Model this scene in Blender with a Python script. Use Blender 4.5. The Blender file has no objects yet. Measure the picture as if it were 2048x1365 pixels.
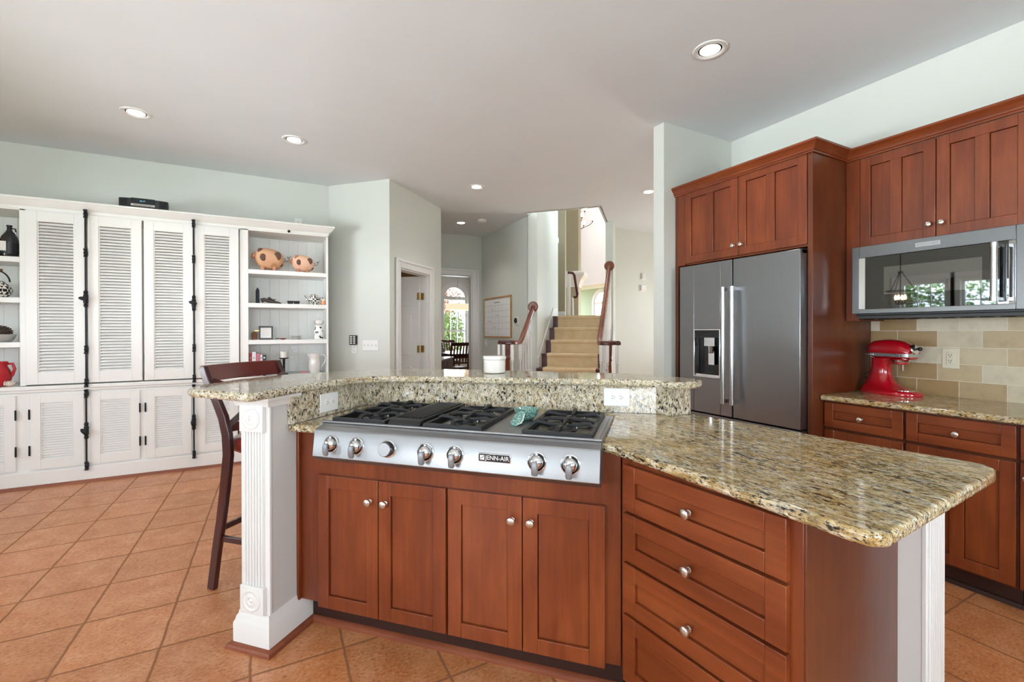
import bpy, math, random
from mathutils import Matrix, Vector
random.seed(7)
C = bpy.context.scene.collection
SC = bpy.context.scene
PI = math.pi
R2 = math.sqrt(2)

# ------------------------------------------------------------------ camera
H = 1.315
F_PX, YAW, PITCH, ROLL = 900.0, math.radians(27.73), math.radians(.265), math.radians(.098)
cam = bpy.data.cameras.new('camera'); cam_o = bpy.data.objects.new('camera', cam); C.objects.link(cam_o)
cam.sensor_fit = 'HORIZONTAL'; cam.sensor_width = 36.0
cam.lens = F_PX / 2048 * 36.0
cam.shift_y = -16.0 / 2048
cam.clip_start = .05; cam.clip_end = 200
cam_o.matrix_world = (Matrix.Translation((0, 0, H)) @ Matrix.Rotation(-YAW, 4, 'Z') @ Matrix.Rotation(PI/2 - PITCH, 4, 'X')
                      @ Matrix.Rotation(-ROLL, 4, 'Z'))
SC.camera = cam_o

# ------------------------------------------------------------------ view, world, big lights
SC.view_settings.view_transform = 'Standard'; SC.view_settings.look = 'None'
SC.view_settings.gamma = 1.0; SC.view_settings.use_curve_mapping = False
SC.view_settings.exposure = 0.36
SC.cycles.max_bounces = 8; SC.cycles.diffuse_bounces = 5; SC.cycles.glossy_bounces = 5
SC.cycles.transmission_bounces = 6; SC.cycles.transparent_max_bounces = 12
SC.cycles.sample_clamp_indirect = 6.0; SC.cycles.caustics_reflective = False; SC.cycles.caustics_refractive = False
w = bpy.data.worlds.new('sky'); SC.world = w; w.use_nodes = True
bg = w.node_tree.nodes['Background']; bg.inputs[0].default_value = (.80, .90, 1.0, 1); bg.inputs[1].default_value = 11.0

def area(name, loc, rot, sx, sy, power, col=(1, 1, 1)):
    l = bpy.data.lights.new(name, 'AREA'); l.shape = 'RECTANGLE'; l.size = sx; l.size_y = sy; l.energy = power; l.color = col
    o = bpy.data.objects.new(name, l); C.objects.link(o); o.location = loc; o.rotation_euler = rot
    return o
DAY = (.86, .94, 1.0)
# daylight entering through the windows: lamps at the openings add to the sky, some tilted up to brighten the ceiling, the others are added fill, portals guide the sky light
area('south_daylight', (-1.25, -2.80, 1.50), (PI/2+.75, 0, 0), 1.2, 1.1, 85, DAY)
area('south_daylight', (1.35, -2.80, 1.50), (PI/2+.75, 0, 0), 1.2, 1.1, 70, DAY)
area('west_daylight', (-3.62, -.3, 1.45), (PI/2+.85, 0, -PI/2), 1.3, 1.15, 105, DAY)
area('ceiling_uplight_fill', (-8.5, 1.6, -.35), (PI/2+.35, 0, -PI/2), 8.0, 2.4, 3700, DAY)  # added emitter low outside the west windows, throws light up onto the ceiling
area('ceiling_uplight_fill', (5.5, -7.5, -.35), (PI/2+.35, 0, .45), 7.0, 2.4, 3800, DAY)  # same added uplight, through the south windows
area('hall_fill', (7.30, 4.3, 1.5), (PI/2+.2, 0, PI/2), .9, 1.1, 110, (1, .98, .93))  # added lamp to brighten the dim wall right of the stairs
area('foyer_fill', (7.2, 9.8, 7.3), (0, 0, 0), 2.6, 2.6, 120, DAY)  # added overhead lamp that makes the foyer bright, no opening above it
area('landing_fill', (5.1, 7.15, 7.2), (0, 0, 0), 1.0, 1.0, 32, (1, .95, .86))  # added lamp over the landing to brighten the upper hall and stair walls
area('dining_daylight', (4.78, 12.98, 1.45), (-PI/2, 0, 0), .70, 1.6, 30, DAY)
for px, py, pz, rz, sx, sy in ((-3.54, 1.97, 1.49, -PI/2, .7, 1.4), (-3.54, 2.775, 1.49, -PI/2, .7, 1.4), (-3.54, 3.575, 1.49, -PI/2, .7, 1.4), (-3.54, -.3, 1.52, -PI/2, 1.3, 1.25), (-1.25, -2.74, 1.64, 0, 1.2, 1.12), (1.35, -2.74, 1.64, 0, 1.2, 1.12)):
    area('sky_portal', (px, py, pz), (PI/2, 0, rz), sx, sy, 1).data.cycles.is_portal = True

# ------------------------------------------------------------------ materials
def lin(h):
    h = h.lstrip('#'); v = [int(h[i:i+2], 16) / 255 for i in (0, 2, 4)]
    return tuple(c/12.92 if c <= .04045 else ((c+.055)/1.055)**2.4 for c in v) + (1,)
def new_mat(name):
    m = bpy.data.materials.new(name); m.use_nodes = True
    return m, m.node_tree.nodes, m.node_tree.links, m.node_tree.nodes['Principled BSDF']
def flat(name, col, rough=.5, metal=0., coat=0., spec=.5, emit=None, es=1.):
    m, n, l, b = new_mat(name)
    b.inputs['Base Color'].default_value = lin(col); b.inputs['Roughness'].default_value = rough
    b.inputs['Metallic'].default_value = metal; b.inputs['Coat Weight'].default_value = coat
    b.inputs['Coat Roughness'].default_value = .08
    b.inputs['Specular IOR Level'].default_value = spec
    if emit: b.inputs['Emission Color'].default_value = lin(emit); b.inputs['Emission Strength'].default_value = es
    return m
def coords(n, l, scale=(1, 1, 1), kind='Object', rot=(0, 0, 0)):
    mp = n.new('ShaderNodeMapping'); mp.inputs['Scale'].default_value = scale; mp.inputs['Rotation'].default_value = rot
    if kind == 'World':
        g = n.new('ShaderNodeNewGeometry'); l.new(g.outputs['Position'], mp.inputs[0])
    else:
        t = n.new('ShaderNodeTexCoord'); l.new(t.outputs[kind], mp.inputs[0])
    return mp
def noise(n, l, mp, scale, detail=4, rough=.55):
    t = n.new('ShaderNodeTexNoise'); t.inputs['Scale'].default_value = scale; t.inputs['Detail'].default_value = detail
    t.inputs['Roughness'].default_value = rough; l.new(mp.outputs[0], t.inputs['Vector']); return t
def ramp(n, l, src, stops):
    r = n.new('ShaderNodeValToRGB'); e = r.color_ramp.elements
    while len(e) < len(stops): e.new(.5)
    for k, (p, c) in enumerate(stops):
        e[k].position = p; e[k].color = lin(c) if isinstance(c, str) else (c, c, c, 1)
    l.new(src, r.inputs[0]); return r
def mix(n, l, a, b, fac, mode='MIX'):
    x = n.new('ShaderNodeMix'); x.data_type = 'RGBA'; x.blend_type = mode
    for sock, v in ((x.inputs[6], a), (x.inputs[7], b), (x.inputs[0], fac)):
        if hasattr(v, 'links') or hasattr(v, 'is_linked'): l.new(v, sock)
        elif isinstance(v, str): sock.default_value = lin(v)
        else: sock.default_value = v
    return x.outputs[2]
def bump(n, l, b, height, strength=.2, dist=.002):
    u = n.new('ShaderNodeBump'); u.inputs['Strength'].default_value = strength; u.inputs['Distance'].default_value = dist
    l.new(height, u.inputs['Height']); l.new(u.outputs[0], b.inputs['Normal'])

def paint(name, col, rough=.6):
    m, n, l, b = new_mat(name); mp = coords(n, l, kind='World')
    t = noise(n, l, mp, 1.3, 2); b.inputs['Roughness'].default_value = rough
    r = ramp(n, l, t.outputs[0], [(.3, .97), (.7, 1.0)])
    l.new(mix(n, l, col, r.outputs[0], 1.0, 'MULTIPLY'), b.inputs['Base Color'])
    t2 = noise(n, l, mp, 160, 2); bump(n, l, b, t2.outputs[0], .04, .001)
    return m
def wood(name, dark, mid, light, axis='z', rough=.33, coat=.10, sc=1.):
    m, n, l, b = new_mat(name)
    s = {'z': (1, 1, .06), 'x': (.06, 1, 1), 'y': (1, .06, 1)}[axis]
    mp = coords(n, l, s); t = noise(n, l, mp, 55*sc, 6, .6)
    mp2 = coords(n, l, tuple(.35 + .65*q for q in s)); t2 = noise(n, l, mp2, 4.5*sc, 3)
    r1 = ramp(n, l, t.outputs[0], [(.3, dark), (.52, mid), (.75, light)])
    r2 = ramp(n, l, t2.outputs[0], [(.3, dark), (.5, mid), (.7, light)])
    l.new(mix(n, l, r1.outputs[0], r2.outputs[0], .6), b.inputs['Base Color'])
    b.inputs['Roughness'].default_value = rough; b.inputs['Coat Weight'].default_value = coat; b.inputs['Coat Roughness'].default_value = .12
    return m
def granite(name, rot=(0, 0, 0), stretch=(1, .36, 1), pal=('7f6b46', 'ae976a', 'cabb97', 'e4ddca'), gold=.5, dark=.022):
    m, n, l, b = new_mat(name)
    mp = coords(n, l, stretch, 'World', rot)
    big = noise(n, l, mp, 7, 4); med = noise(n, l, mp, 62, 5, .65); fine = noise(n, l, mp, 150, 4, .7)
    dk = noise(n, l, mp, 96, 5, .75); dk2 = noise(n, l, mp, 210, 3, .7); gr = noise(n, l, mp, 40, 4, .65); pt = noise(n, l, mp, 11, 3)
    base = ramp(n, l, med.outputs[0], [(.34, pal[0]), (.45, pal[1]), (.53, pal[2]), (.64, pal[3])])
    gold_ = ramp(n, l, big.outputs[0], [(.40, 0.), (.62, gold)])
    c = mix(n, l, base.outputs[0], 'b48e4c', gold_.outputs[0])
    gm = ramp(n, l, gr.outputs[0], [(.51, 0.), (.60, .55)])
    c = mix(n, l, c, 'a9a496', gm.outputs[0])
    fm = ramp(n, l, fine.outputs[0], [(.38, .65), (.45, 0.)])
    c = mix(n, l, c, '54432e', fm.outputs[0])
    ad = n.new('ShaderNodeMath'); ad.operation = 'MULTIPLY_ADD'; ad.inputs[1].default_value = .22; l.new(pt.outputs[0], ad.inputs[0]); l.new(dk.outputs[0], ad.inputs[2])
    dm = ramp(n, l, ad.outputs[0], [(.485+dark, 1.), (.53+dark, 0.)])
    c = mix(n, l, c, '191716', dm.outputs[0])
    em = ramp(n, l, dk2.outputs[0], [(.36+dark, .9), (.41+dark, 0.)])
    c = mix(n, l, c, '2a2622', em.outputs[0])
    l.new(c, b.inputs['Base Color']); b.inputs['Roughness'].default_value = .07; b.inputs['Specular IOR Level'].default_value = .6
    return m
def floor_tile():
    m, n, l, b = new_mat('terracotta_tile')
    mp = coords(n, l, kind='World'); sep = n.new('ShaderNodeSeparateXYZ'); l.new(mp.outputs[0], sep.inputs[0])
    wob = noise(n, l, mp, 9, 3)
    def mth(op, a, bb=None):
        x = n.new('ShaderNodeMath'); x.operation = op
        for i, v in ((0, a), (1, bb)):
            if v is None: continue
            if hasattr(v, 'is_linked'): l.new(v, x.inputs[i])
            else: x.inputs[i].default_value = v
        return x.outputs[0]
    wv = mth('MULTIPLY', mth('SUBTRACT', wob.outputs[0], .5), .012)
    ds = []; ids = []
    for ax, off, per in (('X', -.43, .3385), ('Y', 1.62, .3555)):
        q = mth('DIVIDE', mth('SUBTRACT', mth('ADD', sep.outputs[ax], wv), off), per)
        fr = mth('FRACT', q); ids.append(mth('FLOOR', q))
        ds.append(mth('MULTIPLY', mth('MINIMUM', fr, mth('SUBTRACT', 1.0, fr)), per))
    d = mth('MINIMUM', ds[0], ds[1])
    grout = ramp(n, l, d, [(.0030, 1.), (.0056, 0.)])
    cb = n.new('ShaderNodeCombineXYZ'); l.new(ids[0], cb.inputs[0]); l.new(ids[1], cb.inputs[1])
    wn = n.new('ShaderNodeTexWhiteNoise'); wn.noise_dimensions = '2D'; l.new(cb.outputs[0], wn.inputs['Vector'])
    a = noise(n, l, mp, 8, 6, .65); bb = noise(n, l, coords(n, l, (.8, 1.25, 1), 'World'), 75, 7, .72)
    c = ramp(n, l, a.outputs[0], [(.3, 'ac6638'), (.5, 'bd7a4b'), (.7, 'cc9068')]).outputs[0]
    sp = ramp(n, l, bb.outputs[0], [(.36, .8), (.47, 0.)])
    c = mix(n, l, c, '7d4627', sp.outputs[0])
    lt = ramp(n, l, bb.outputs[0], [(.53, 0.), (.66, .6)])
    c = mix(n, l, c, 'd8a682', lt.outputs[0])
    tv = ramp(n, l, wn.outputs['Value'], [(0., .90), (1., 1.04)])
    c = mix(n, l, c, tv.outputs[0], 1., 'MULTIPLY')
    c = mix(n, l, c, '80502f', grout.outputs[0])
    l.new(c, b.inputs['Base Color'])
    rr = ramp(n, l, bb.outputs[0], [(.3, .42), (.7, .26)]); l.new(mix(n, l, rr.outputs[0], 'f0f0f0', grout.outputs[0]), b.inputs['Roughness'])
    hgt = mth('SUBTRACT', mth('MULTIPLY', bb.outputs[0], .35), mth('MULTIPLY', grout.outputs[0], 1.0))
    bump(n, l, b, hgt, .35, .002); b.inputs['Specular IOR Level'].default_value = .6
    return m
def tile_splash():
    m, n, l, b = new_mat('travertine_tile')
    mp = coords(n, l, kind='World'); sep = n.new('ShaderNodeSeparateXYZ'); l.new(mp.outputs[0], sep.inputs[0])
    cb = n.new('ShaderNodeCombineXYZ')
    ad = n.new('ShaderNodeMath'); ad.operation = 'MULTIPLY_ADD'; ad.inputs[1].default_value = -1; ad.inputs[2].default_value = 1.638
    l.new(sep.outputs['Y'], ad.inputs[0]); l.new(ad.outputs[0], cb.inputs[0])
    a2 = n.new('ShaderNodeMath'); a2.operation = 'SUBTRACT'; a2.inputs[1].default_value = .9085; l.new(sep.outputs['Z'], a2.inputs[0]); l.new(a2.outputs[0], cb.inputs[1])
    br = n.new('ShaderNodeTexBrick'); br.offset = .5; br.inputs['Scale'].default_value = 1.0
    br.inputs['Brick Width'].default_value = .2005; br.inputs['Row Height'].default_value = .1008; br.inputs['Mortar Size'].default_value = .0016
    br.inputs['Mortar Smooth'].default_value = .2; br.inputs['Bias'].default_value = 0
    br.inputs['Color1'].default_value = (0, 0, 0, 1); br.inputs['Color2'].default_value = (1, 1, 1, 1); br.inputs['Mortar'].default_value = (.5, .5, .5, 1)
    l.new(cb.outputs[0], br.inputs['Vector'])
    c = ramp(n, l, br.outputs['Color'], [(0., '96784e'), (.18, 'a98f66'), (.34, 'c2b291'), (.65, 'cdc3aa'), (1., 'd7cfba')]).outputs[0]
    t = noise(n, l, mp, 14, 6, .7); r = ramp(n, l, t.outputs[0], [(.25, .80), (.5, 1.), (.8, 1.08)])
    c = mix(n, l, c, r.outputs[0], 1., 'MULTIPLY')
    c = mix(n, l, c, 'dcd6c6', br.outputs['Fac']); l.new(c, b.inputs['Base Color']); b.inputs['Roughness'].default_value = .42
    inv = n.new('ShaderNodeMath'); inv.operation = 'SUBTRACT'; inv.inputs[0].default_value = 1.; l.new(br.outputs['Fac'], inv.inputs[1])
    bump(n, l, b, inv.outputs[0], .5, .002)
    return m
def steel(name, col, rough=.28, axis='x'):
    m, n, l, b = new_mat(name); s = {'x': (.02, 1, 1), 'z': (1, 1, .02)}[axis]
    mp = coords(n, l, s); t = noise(n, l, mp, 260, 3)
    r = ramp(n, l, t.outputs[0], [(.3, rough-.02), (.7, rough+.03)]); l.new(r.outputs[0], b.inputs['Roughness'])
    r2 = ramp(n, l, t.outputs[0], [(.25, .94), (.75, 1.)]); l.new(mix(n, l, col, r2.outputs[0], 1., 'MULTIPLY'), b.inputs['Base Color'])
    b.inputs['Metallic'].default_value = 1.0
    return m
def carpet():
    m, n, l, b = new_mat('carpet_beige'); mp = coords(n, l, kind='World')
    t = noise(n, l, mp, 300, 3); t2 = noise(n, l, mp, 9, 3)
    r = ramp(n, l, t2.outputs[0], [(.3, 'd2b890'), (.7, 'dfc8a4')]); l.new(r.outputs[0], b.inputs['Base Color'])
    b.inputs['Roughness'].default_value = 1.; bump(n, l, b, t.outputs[0], .6, .004); return m
def checker(name, a, c, k=42):
    m, n, l, b = new_mat(name); mp = coords(n, l, kind='Object')
    t = n.new('ShaderNodeTexChecker'); t.inputs['Scale'].default_value = k; t.inputs[1].default_value = lin(a); t.inputs[2].default_value = lin(c)
    l.new(mp.outputs[0], t.inputs[0]); l.new(t.outputs[0], b.inputs['Base Color']); b.inputs['Roughness'].default_value = .2; return m
def spotted(name, base, spot, scale, th=.58, rough=.5):
    m, n, l, b = new_mat(name); mp = coords(n, l); t = noise(n, l, mp, scale, 1, .3)
    r = ramp(n, l, t.outputs[0], [(th, 0.), (th+.02, 1.)]); l.new(mix(n, l, base, spot, r.outputs[0]), b.inputs['Base Color'])
    b.inputs['Roughness'].default_value = rough; return m
def pane_mat():
    m = bpy.data.materials.new('window_glass'); m.use_nodes = True; n, l = m.node_tree.nodes, m.node_tree.links
    n.clear(); o = n.new('ShaderNodeOutputMaterial'); t = n.new('ShaderNodeBsdfTransparent'); g = n.new('ShaderNodeBsdfGlossy')
    g.inputs['Roughness'].default_value = .02; x = n.new('ShaderNodeMixShader'); x.inputs[0].default_value = .07; l.new(t.outputs[0], x.inputs[1]); l.new(g.outputs[0], x.inputs[2])
    l.new(x.outputs[0], o.inputs[0]); return m

M = dict(
    wall=paint('sage_wall_paint', 'd0d3cc'), ceil=paint('ceiling_paint', 'dfe3e6', .8), foyer=paint('foyer_white_paint', 'eeeeef'),
    olive=paint('upper_hall_paint', 'a39a82'), green=paint('green_paint', 'b4c2a4'), dining=paint('dining_paint', 'd6d6d2'),
    closet=paint('pantry_warm_light_paint', 'b59a78'), islandwall=paint('island_wall_paint', 'c6c6c2'),  # pantry: warm interior light is put into the wall colour
    trim=flat('white_trim_paint', 'dededc', .32), white_cab=flat('white_cabinet_paint', 'e9e9e6', .42), plastic=flat('white_plastic', 'e6e6e5', .3),
    floor=floor_tile(), splash=tile_splash(),
    cherry=wood('cherry_vertical_grain', '58250f', '733417', '924b25', 'z'), cherryh=wood('cherry_horizontal_grain', '5c260f', '773617', '964e27', 'x'),
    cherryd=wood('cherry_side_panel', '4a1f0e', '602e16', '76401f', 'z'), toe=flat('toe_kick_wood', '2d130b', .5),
    shoe=wood('shoe_mould_wood', '6e3520', '83452b', '985a3c', 'x', .45, 0.),
    mahog=wood('mahogany_stool_wood', '2b0b0d', '3c1214', '4e1b1b', 'z', .28, .35), mahogr=wood('mahogany_red', '45120f', '591a15', '6c261d', 'x', .28, .3),
    rail=wood('handrail_wood', '5b2613', '753519', '8e4824', 'z', .3, .2), tread=wood('stair_tread_wood', '3a1712', '4d2019', '613028', 'x', .3, .2),
    dchair=wood('dining_chair_wood', '3a1710', '4c2117', '5e2d20', 'z', .35, .1),
    granite=granite('granite_top', (0, 0, 0), (1, .36, 1)), granite_v=granite('granite_splash', (0, .75, .6), (1, .6, .5), ('94866a', 'bfb397', 'd6cdb8', 'e6e0d4'), .22, .022),
    granite_b=granite('granite_bar', (0, 0, .7), (1, .5, 1), ('94866a', 'c0b494', 'd6cdb6', 'e8e3d6'), .3, .018),
    steel=steel('brushed_steel', '9c9d9f', .42, 'x'), steelv=steel('brushed_steel_vertical', 'c9cacc', .25, 'z'),
    black_steel=steel('black_stainless', '8f9093', .33, 'z'), mw_steel=steel('microwave_steel', '747576', .33, 'x'),
    chrome=flat('chrome', 'e3e4e6', .08, 1.), nickel=flat('brushed_nickel', 'd6d2cc', .25, 1.), bronze=flat('dark_bronze', '3a322c', .4, .9),
    iron=flat('cast_iron', '232426', .42, .3), ironr=flat('black_iron_hardware', '232327', .45, .6), black=flat('black_enamel', '0d0e10', .18), dkplastic=flat('black_plastic', '1a1b1d', .4),
    mw_glass=flat('microwave_dark_glass', '6a6d6e', .02, 1.), mw_glass2=flat('microwave_mirror_window', '9a9d9e', .02, 1.), grip=flat('satin_grip', '8b8d92', .42, .4), brass=flat('brass', 'b99b5a', .25, 1.),
    carpet=carpet(), red=flat('red_enamel', 'a80a1c', .12, 0., .7), redc=flat('red_ceramic', 'b8202a', .15, 0., .4), teal=spotted('teal_glaze', '4f7f79', '8fb3a6', 150, .5, .15),
    lens=flat('lamp_diffuser', 'ffffff', .5, 0, 0, .5, 'fff6ea', 6.), bulb2=flat('candle_bulb', 'ffffff', .5, 0, 0, .5, 'ffe0b0', 30.), bulb=flat('frosted_bulb', 'ffffff', .5, 0, 0, .5, 'fff0d8', 7.), shade=flat('linen_lamp_shade', 'efd9b4', .8, 0, 0, .5, 'ffe2c0', .75),
    pane=pane_mat(), wbpaper=flat('calendar_board', 'eef0f0', .3), ink=flat('grey_ink', '8b8f94', .6), oak=wood('oak_frame', '9a7040', 'b08652', 'c49c6a', 'x', .5, 0.),
    pig=spotted('painted_pig', 'd2a380', 'bb8c62', 6, .6, .5), pigl=spotted('painted_pig_pale', 'e3b79c', 'd6a184', 6, .6, .5), brown=flat('brown_patch', '5b3f30', .6), pink=flat('pink_clay', 'bd8468', .6),
    wire=flat('bent_wire', '5a5048', .4, .8), check=checker('checked_enamel', 'f2efe6', '15161a'), check2=checker('small_checked_enamel', 'f2efe6', '15161a', 60),
    brownglass=flat('brown_glass', '4a2410', .06, 0., .5), darkglass=flat('dark_glass', '1c1c1e', .06, 0., .5), label=flat('paper_label', 'e6e2da', .6), stone=flat('grey_stone_bowl', 'b5b4b0', .7),
    cone=flat('pine_cone_scales', '4a3a30', .8), shell=flat('pale_shell', 'd8cbbb', .5), marble=flat('pale_stone_top', 'd8d2c6', .15), candle=flat('ivory_wax', 'f0ece2', .5),
    obsid=flat('dark_polished_stone', '1c2433', .1, 0., .5), pewter=flat('dark_pewter', '4c4640', .4, .8), porcelain=flat('white_porcelain', 'e4e2dd', .15, 0., .4), cow=spotted('spotted_enamel', 'f0efec', '1c1c1c', 26, .60, .2),
    orange=flat('orange_candle_jar', 'e8a070', .3), grinder=wood('grinder_wood', '5a3320', '704530', '8a5c42', 'z', .4, .1), photo=flat('framed_print', 'e4e4e2', .4), dframe=flat('charcoal_frame', '45464b', .5),
    bookp=flat('pink_cover', 'c86a7c', .5), bookw=flat('white_cover', 'd9d7dc', .5), bookb=flat('dark_cover', '2b2c33', .5), bookr=flat('red_cover', '9c2230', .5), pinkbox=flat('dusty_pink_box', 'b98a90', .6),
    leaf=spotted('green_foliage', '4c6a34', '7c9a52', 8, .5, .7), leafr=spotted('autumn_foliage', '9a5a48', 'c98f80', 8, .5, .7), bark=flat('bark', '4a3c30', .9), grass=flat('lawn', '5c7040', .9),
    stem=flat('clear_bowl_glass', 'ffffff', .02), outlet_dark=flat('outlet_slot', '2a2a2a', .6), almond=flat('almond_plastic', 'd9d1bb', .35), screen=flat('dark_display', '101a22', .2, 0, 0, .5, '5fb0c8', .0), glowtext=flat('display_digits', '5fb0c8', .4, 0, 0, .5, '5fb0c8', .6),
    seat=wood('saddle_seat', '5a1a13', '6e251b', '84342a', 'x', .22, .5), green_plant=flat('house_plant_leaf', '3f7a3a', .5), silver_band=flat('silver_band', 'b9bbc0', .25, 1.))
g = M['stem']; bs_ = g.node_tree.nodes['Principled BSDF']; bs_.inputs['Transmission Weight'].default_value = 1.; bs_.inputs['IOR'].default_value = 1.2

# ------------------------------------------------------------------ mesh helpers
class MB:
    def __init__(s): s.v = []; s.f = []
    def add(s, vs, fs):
        o = len(s.v); s.v += [tuple(p) for p in vs]; s.f += [tuple(i + o for i in f) for f in fs]; return s
    def box(s, x0, x1, y0, y1, z0, z1, mat=None):
        vs = [(x, y, z) for x in (x0, x1) for y in (y0, y1) for z in (z0, z1)]
        if mat is not None: vs = [mat @ Vector(p) for p in vs]
        return s.add(vs, [(0, 1, 3, 2), (4, 6, 7, 5), (0, 4, 5, 1), (2, 3, 7, 6), (0, 2, 6, 4), (1, 5, 7, 3)])
    def prism(s, poly, z0, z1):
        a = sum(poly[i-1][0]*poly[i][1] - poly[i][0]*poly[i-1][1] for i in range(len(poly)))
        if a < 0: poly = poly[::-1]
        n = len(poly)
        return s.add([(x, y, z0) for x, y in poly] + [(x, y, z1) for x, y in poly],
                     [tuple(range(n))[::-1], tuple(range(n, 2*n))] + [(i, (i+1) % n, n+(i+1) % n, n+i) for i in range(n)])
    def extr(s, prof, axis, a, b):           # closed profile in the plane across axis, pulled from a to b
        n = len(prof)
        P = (lambda p, q: (q, p[0], p[1])) if axis == 'x' else (lambda p, q: (p[0], q, p[1]))
        return s.add([P(p, a) for p in prof] + [P(p, b) for p in prof],
                     [tuple(range(n))[::-1], tuple(range(n, 2*n))] + [(i, (i+1) % n, n+(i+1) % n, n+i) for i in range(n)])
    def rings(s, rs, cap=True):
        o = len(s.v); n = len(rs[0])
        for r in rs: s.v += [tuple(p) for p in r]
        for k in range(len(rs)-1):
            for i in range(n):
                s.f.append((o+k*n+i, o+k*n+(i+1) % n, o+(k+1)*n+(i+1) % n, o+(k+1)*n+i))
        if cap:
            s.f.append(tuple(o+i for i in range(n))[::-1]); s.f.append(tuple(o+(len(rs)-1)*n+i for i in range(n)))
        return s
    def lathe(s, prof, c=(0, 0, 0), d=(0, 0, 1), seg=20, arc=None):
        d = Vector(d).normalized(); a = Vector((1, 0, 0)) if abs(d.x) < .9 else Vector((0, 1, 0))
        e1 = d.cross(a).normalized(); e2 = d.cross(e1); c = Vector(c)
        return s.rings([[c + d*z + (e1*math.cos(t) + e2*math.sin(t))*max(r, 1e-4) for t in [2*PI*i/seg for i in range(seg)]] for r, z in prof])
    def cyl(s, a, b, r, seg=12, r2=None):
        a, b = Vector(a), Vector(b); return s.lathe([(r, 0), (r if r2 is None else r2, (b-a).length)], a, b-a, seg)
    def tube(s, pts, r, seg=8, closed=False):
        pts = [Vector(p) for p in pts]; rs = []; n = len(pts); up = None
        for i, p in enumerate(pts):
            a = pts[i-1] if i > 0 else (pts[-1] if closed else p); b = pts[(i+1) % n] if (i < n-1 or closed) else p
            t = (b-a).normalized()
            if up is None:
                up = Vector((0, 0, 1)) if abs(t.z) < .9 else Vector((1, 0, 0))
            e1 = t.cross(up).normalized(); up = e1.cross(t).normalized()
            rr = r[i] if isinstance(r, (list, tuple)) and not isinstance(r[0], (list, tuple)) else r
            ra, rb = (rr if not isinstance(rr, (list, tuple)) else rr[0]), (rr if not isinstance(rr, (list, tuple)) else rr[0])
            rs.append([p + e1*math.cos(q)*ra + up*math.sin(q)*rb for q in [2*PI*k/seg for k in range(seg)]])
        if closed: rs.append(rs[0])
        return s.rings(rs, not closed)
    def bar(s, pts, wd, th, side=(0, 0, 1)):      # rectangular bar along pts; side = direction of the width
        pts = [Vector(p) for p in pts]; rs = []; n = len(pts); sd = Vector(side).normalized()
        for i, p in enumerate(pts):
            t = (pts[min(i+1, n-1)] - pts[max(i-1, 0)]).normalized(); nn = t.cross(sd).normalized(); s2 = nn.cross(t).normalized()
            w2 = (wd[i] if isinstance(wd, list) else wd)/2
            rs.append([p + s2*w2 + nn*th/2, p - s2*w2 + nn*th/2, p - s2*w2 - nn*th/2, p + s2*w2 - nn*th/2])
        return s.rings(rs)
    def ell(s, c, rx, ry, rz, seg=18, rg=10, mat=None):
        rs = []
        for k in range(rg+1):
            t = PI*k/rg; r = max(math.sin(t), .002)
            rs.append([Vector((rx*r*math.cos(2*PI*i/seg), ry*r*math.sin(2*PI*i/seg), -rz*math.cos(t))) for i in range(seg)])
        if mat is not None: rs = [[mat @ p for p in r] for r in rs]
        c = Vector(c); return s.rings([[c + p for p in r] for r in rs])
    def sweep(s, prof, path, closed=False):       # profile (out, z) along a path in the floor plane, mitred; out = left of travel
        P = [Vector(p[:2]) for p in path]; n = len(P); rs = []
        for i in range(n):
            d0 = (P[i]-P[i-1]).normalized() if (i > 0 or closed) else None
            d1 = (P[(i+1) % n]-P[i]).normalized() if (i < n-1 or closed) else None
            d0 = d0 or d1; d1 = d1 or d0
            n0 = Vector((-d0.y, d0.x)); n1 = Vector((-d1.y, d1.x)); m = (n0+n1); m = m / max(m.dot(n0), .2) if m.length > 1e-6 else n0
            rs.append([(P[i].x + m.x*o, P[i].y + m.y*o, z) for o, z in prof])
        if closed: rs.append(rs[0])
        return s.rings(rs, not closed)
    def mesh(s, name, base=(0, 0, 0), ang=35, smooth=True):
        me = bpy.data.meshes.new(name)
        me.from_pydata([(x-base[0], y-base[1], z-base[2]) for x, y, z in s.v], [], s.f)
        import bmesh
        b = bmesh.new(); b.from_mesh(me); bmesh.ops.recalc_face_normals(b, faces=b.faces); b.to_mesh(me); b.free()
        if smooth:
            me.polygons.foreach_set('use_smooth', [True]*len(me.polygons)); me.set_sharp_from_angle(angle=math.radians(ang))
        return me

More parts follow.
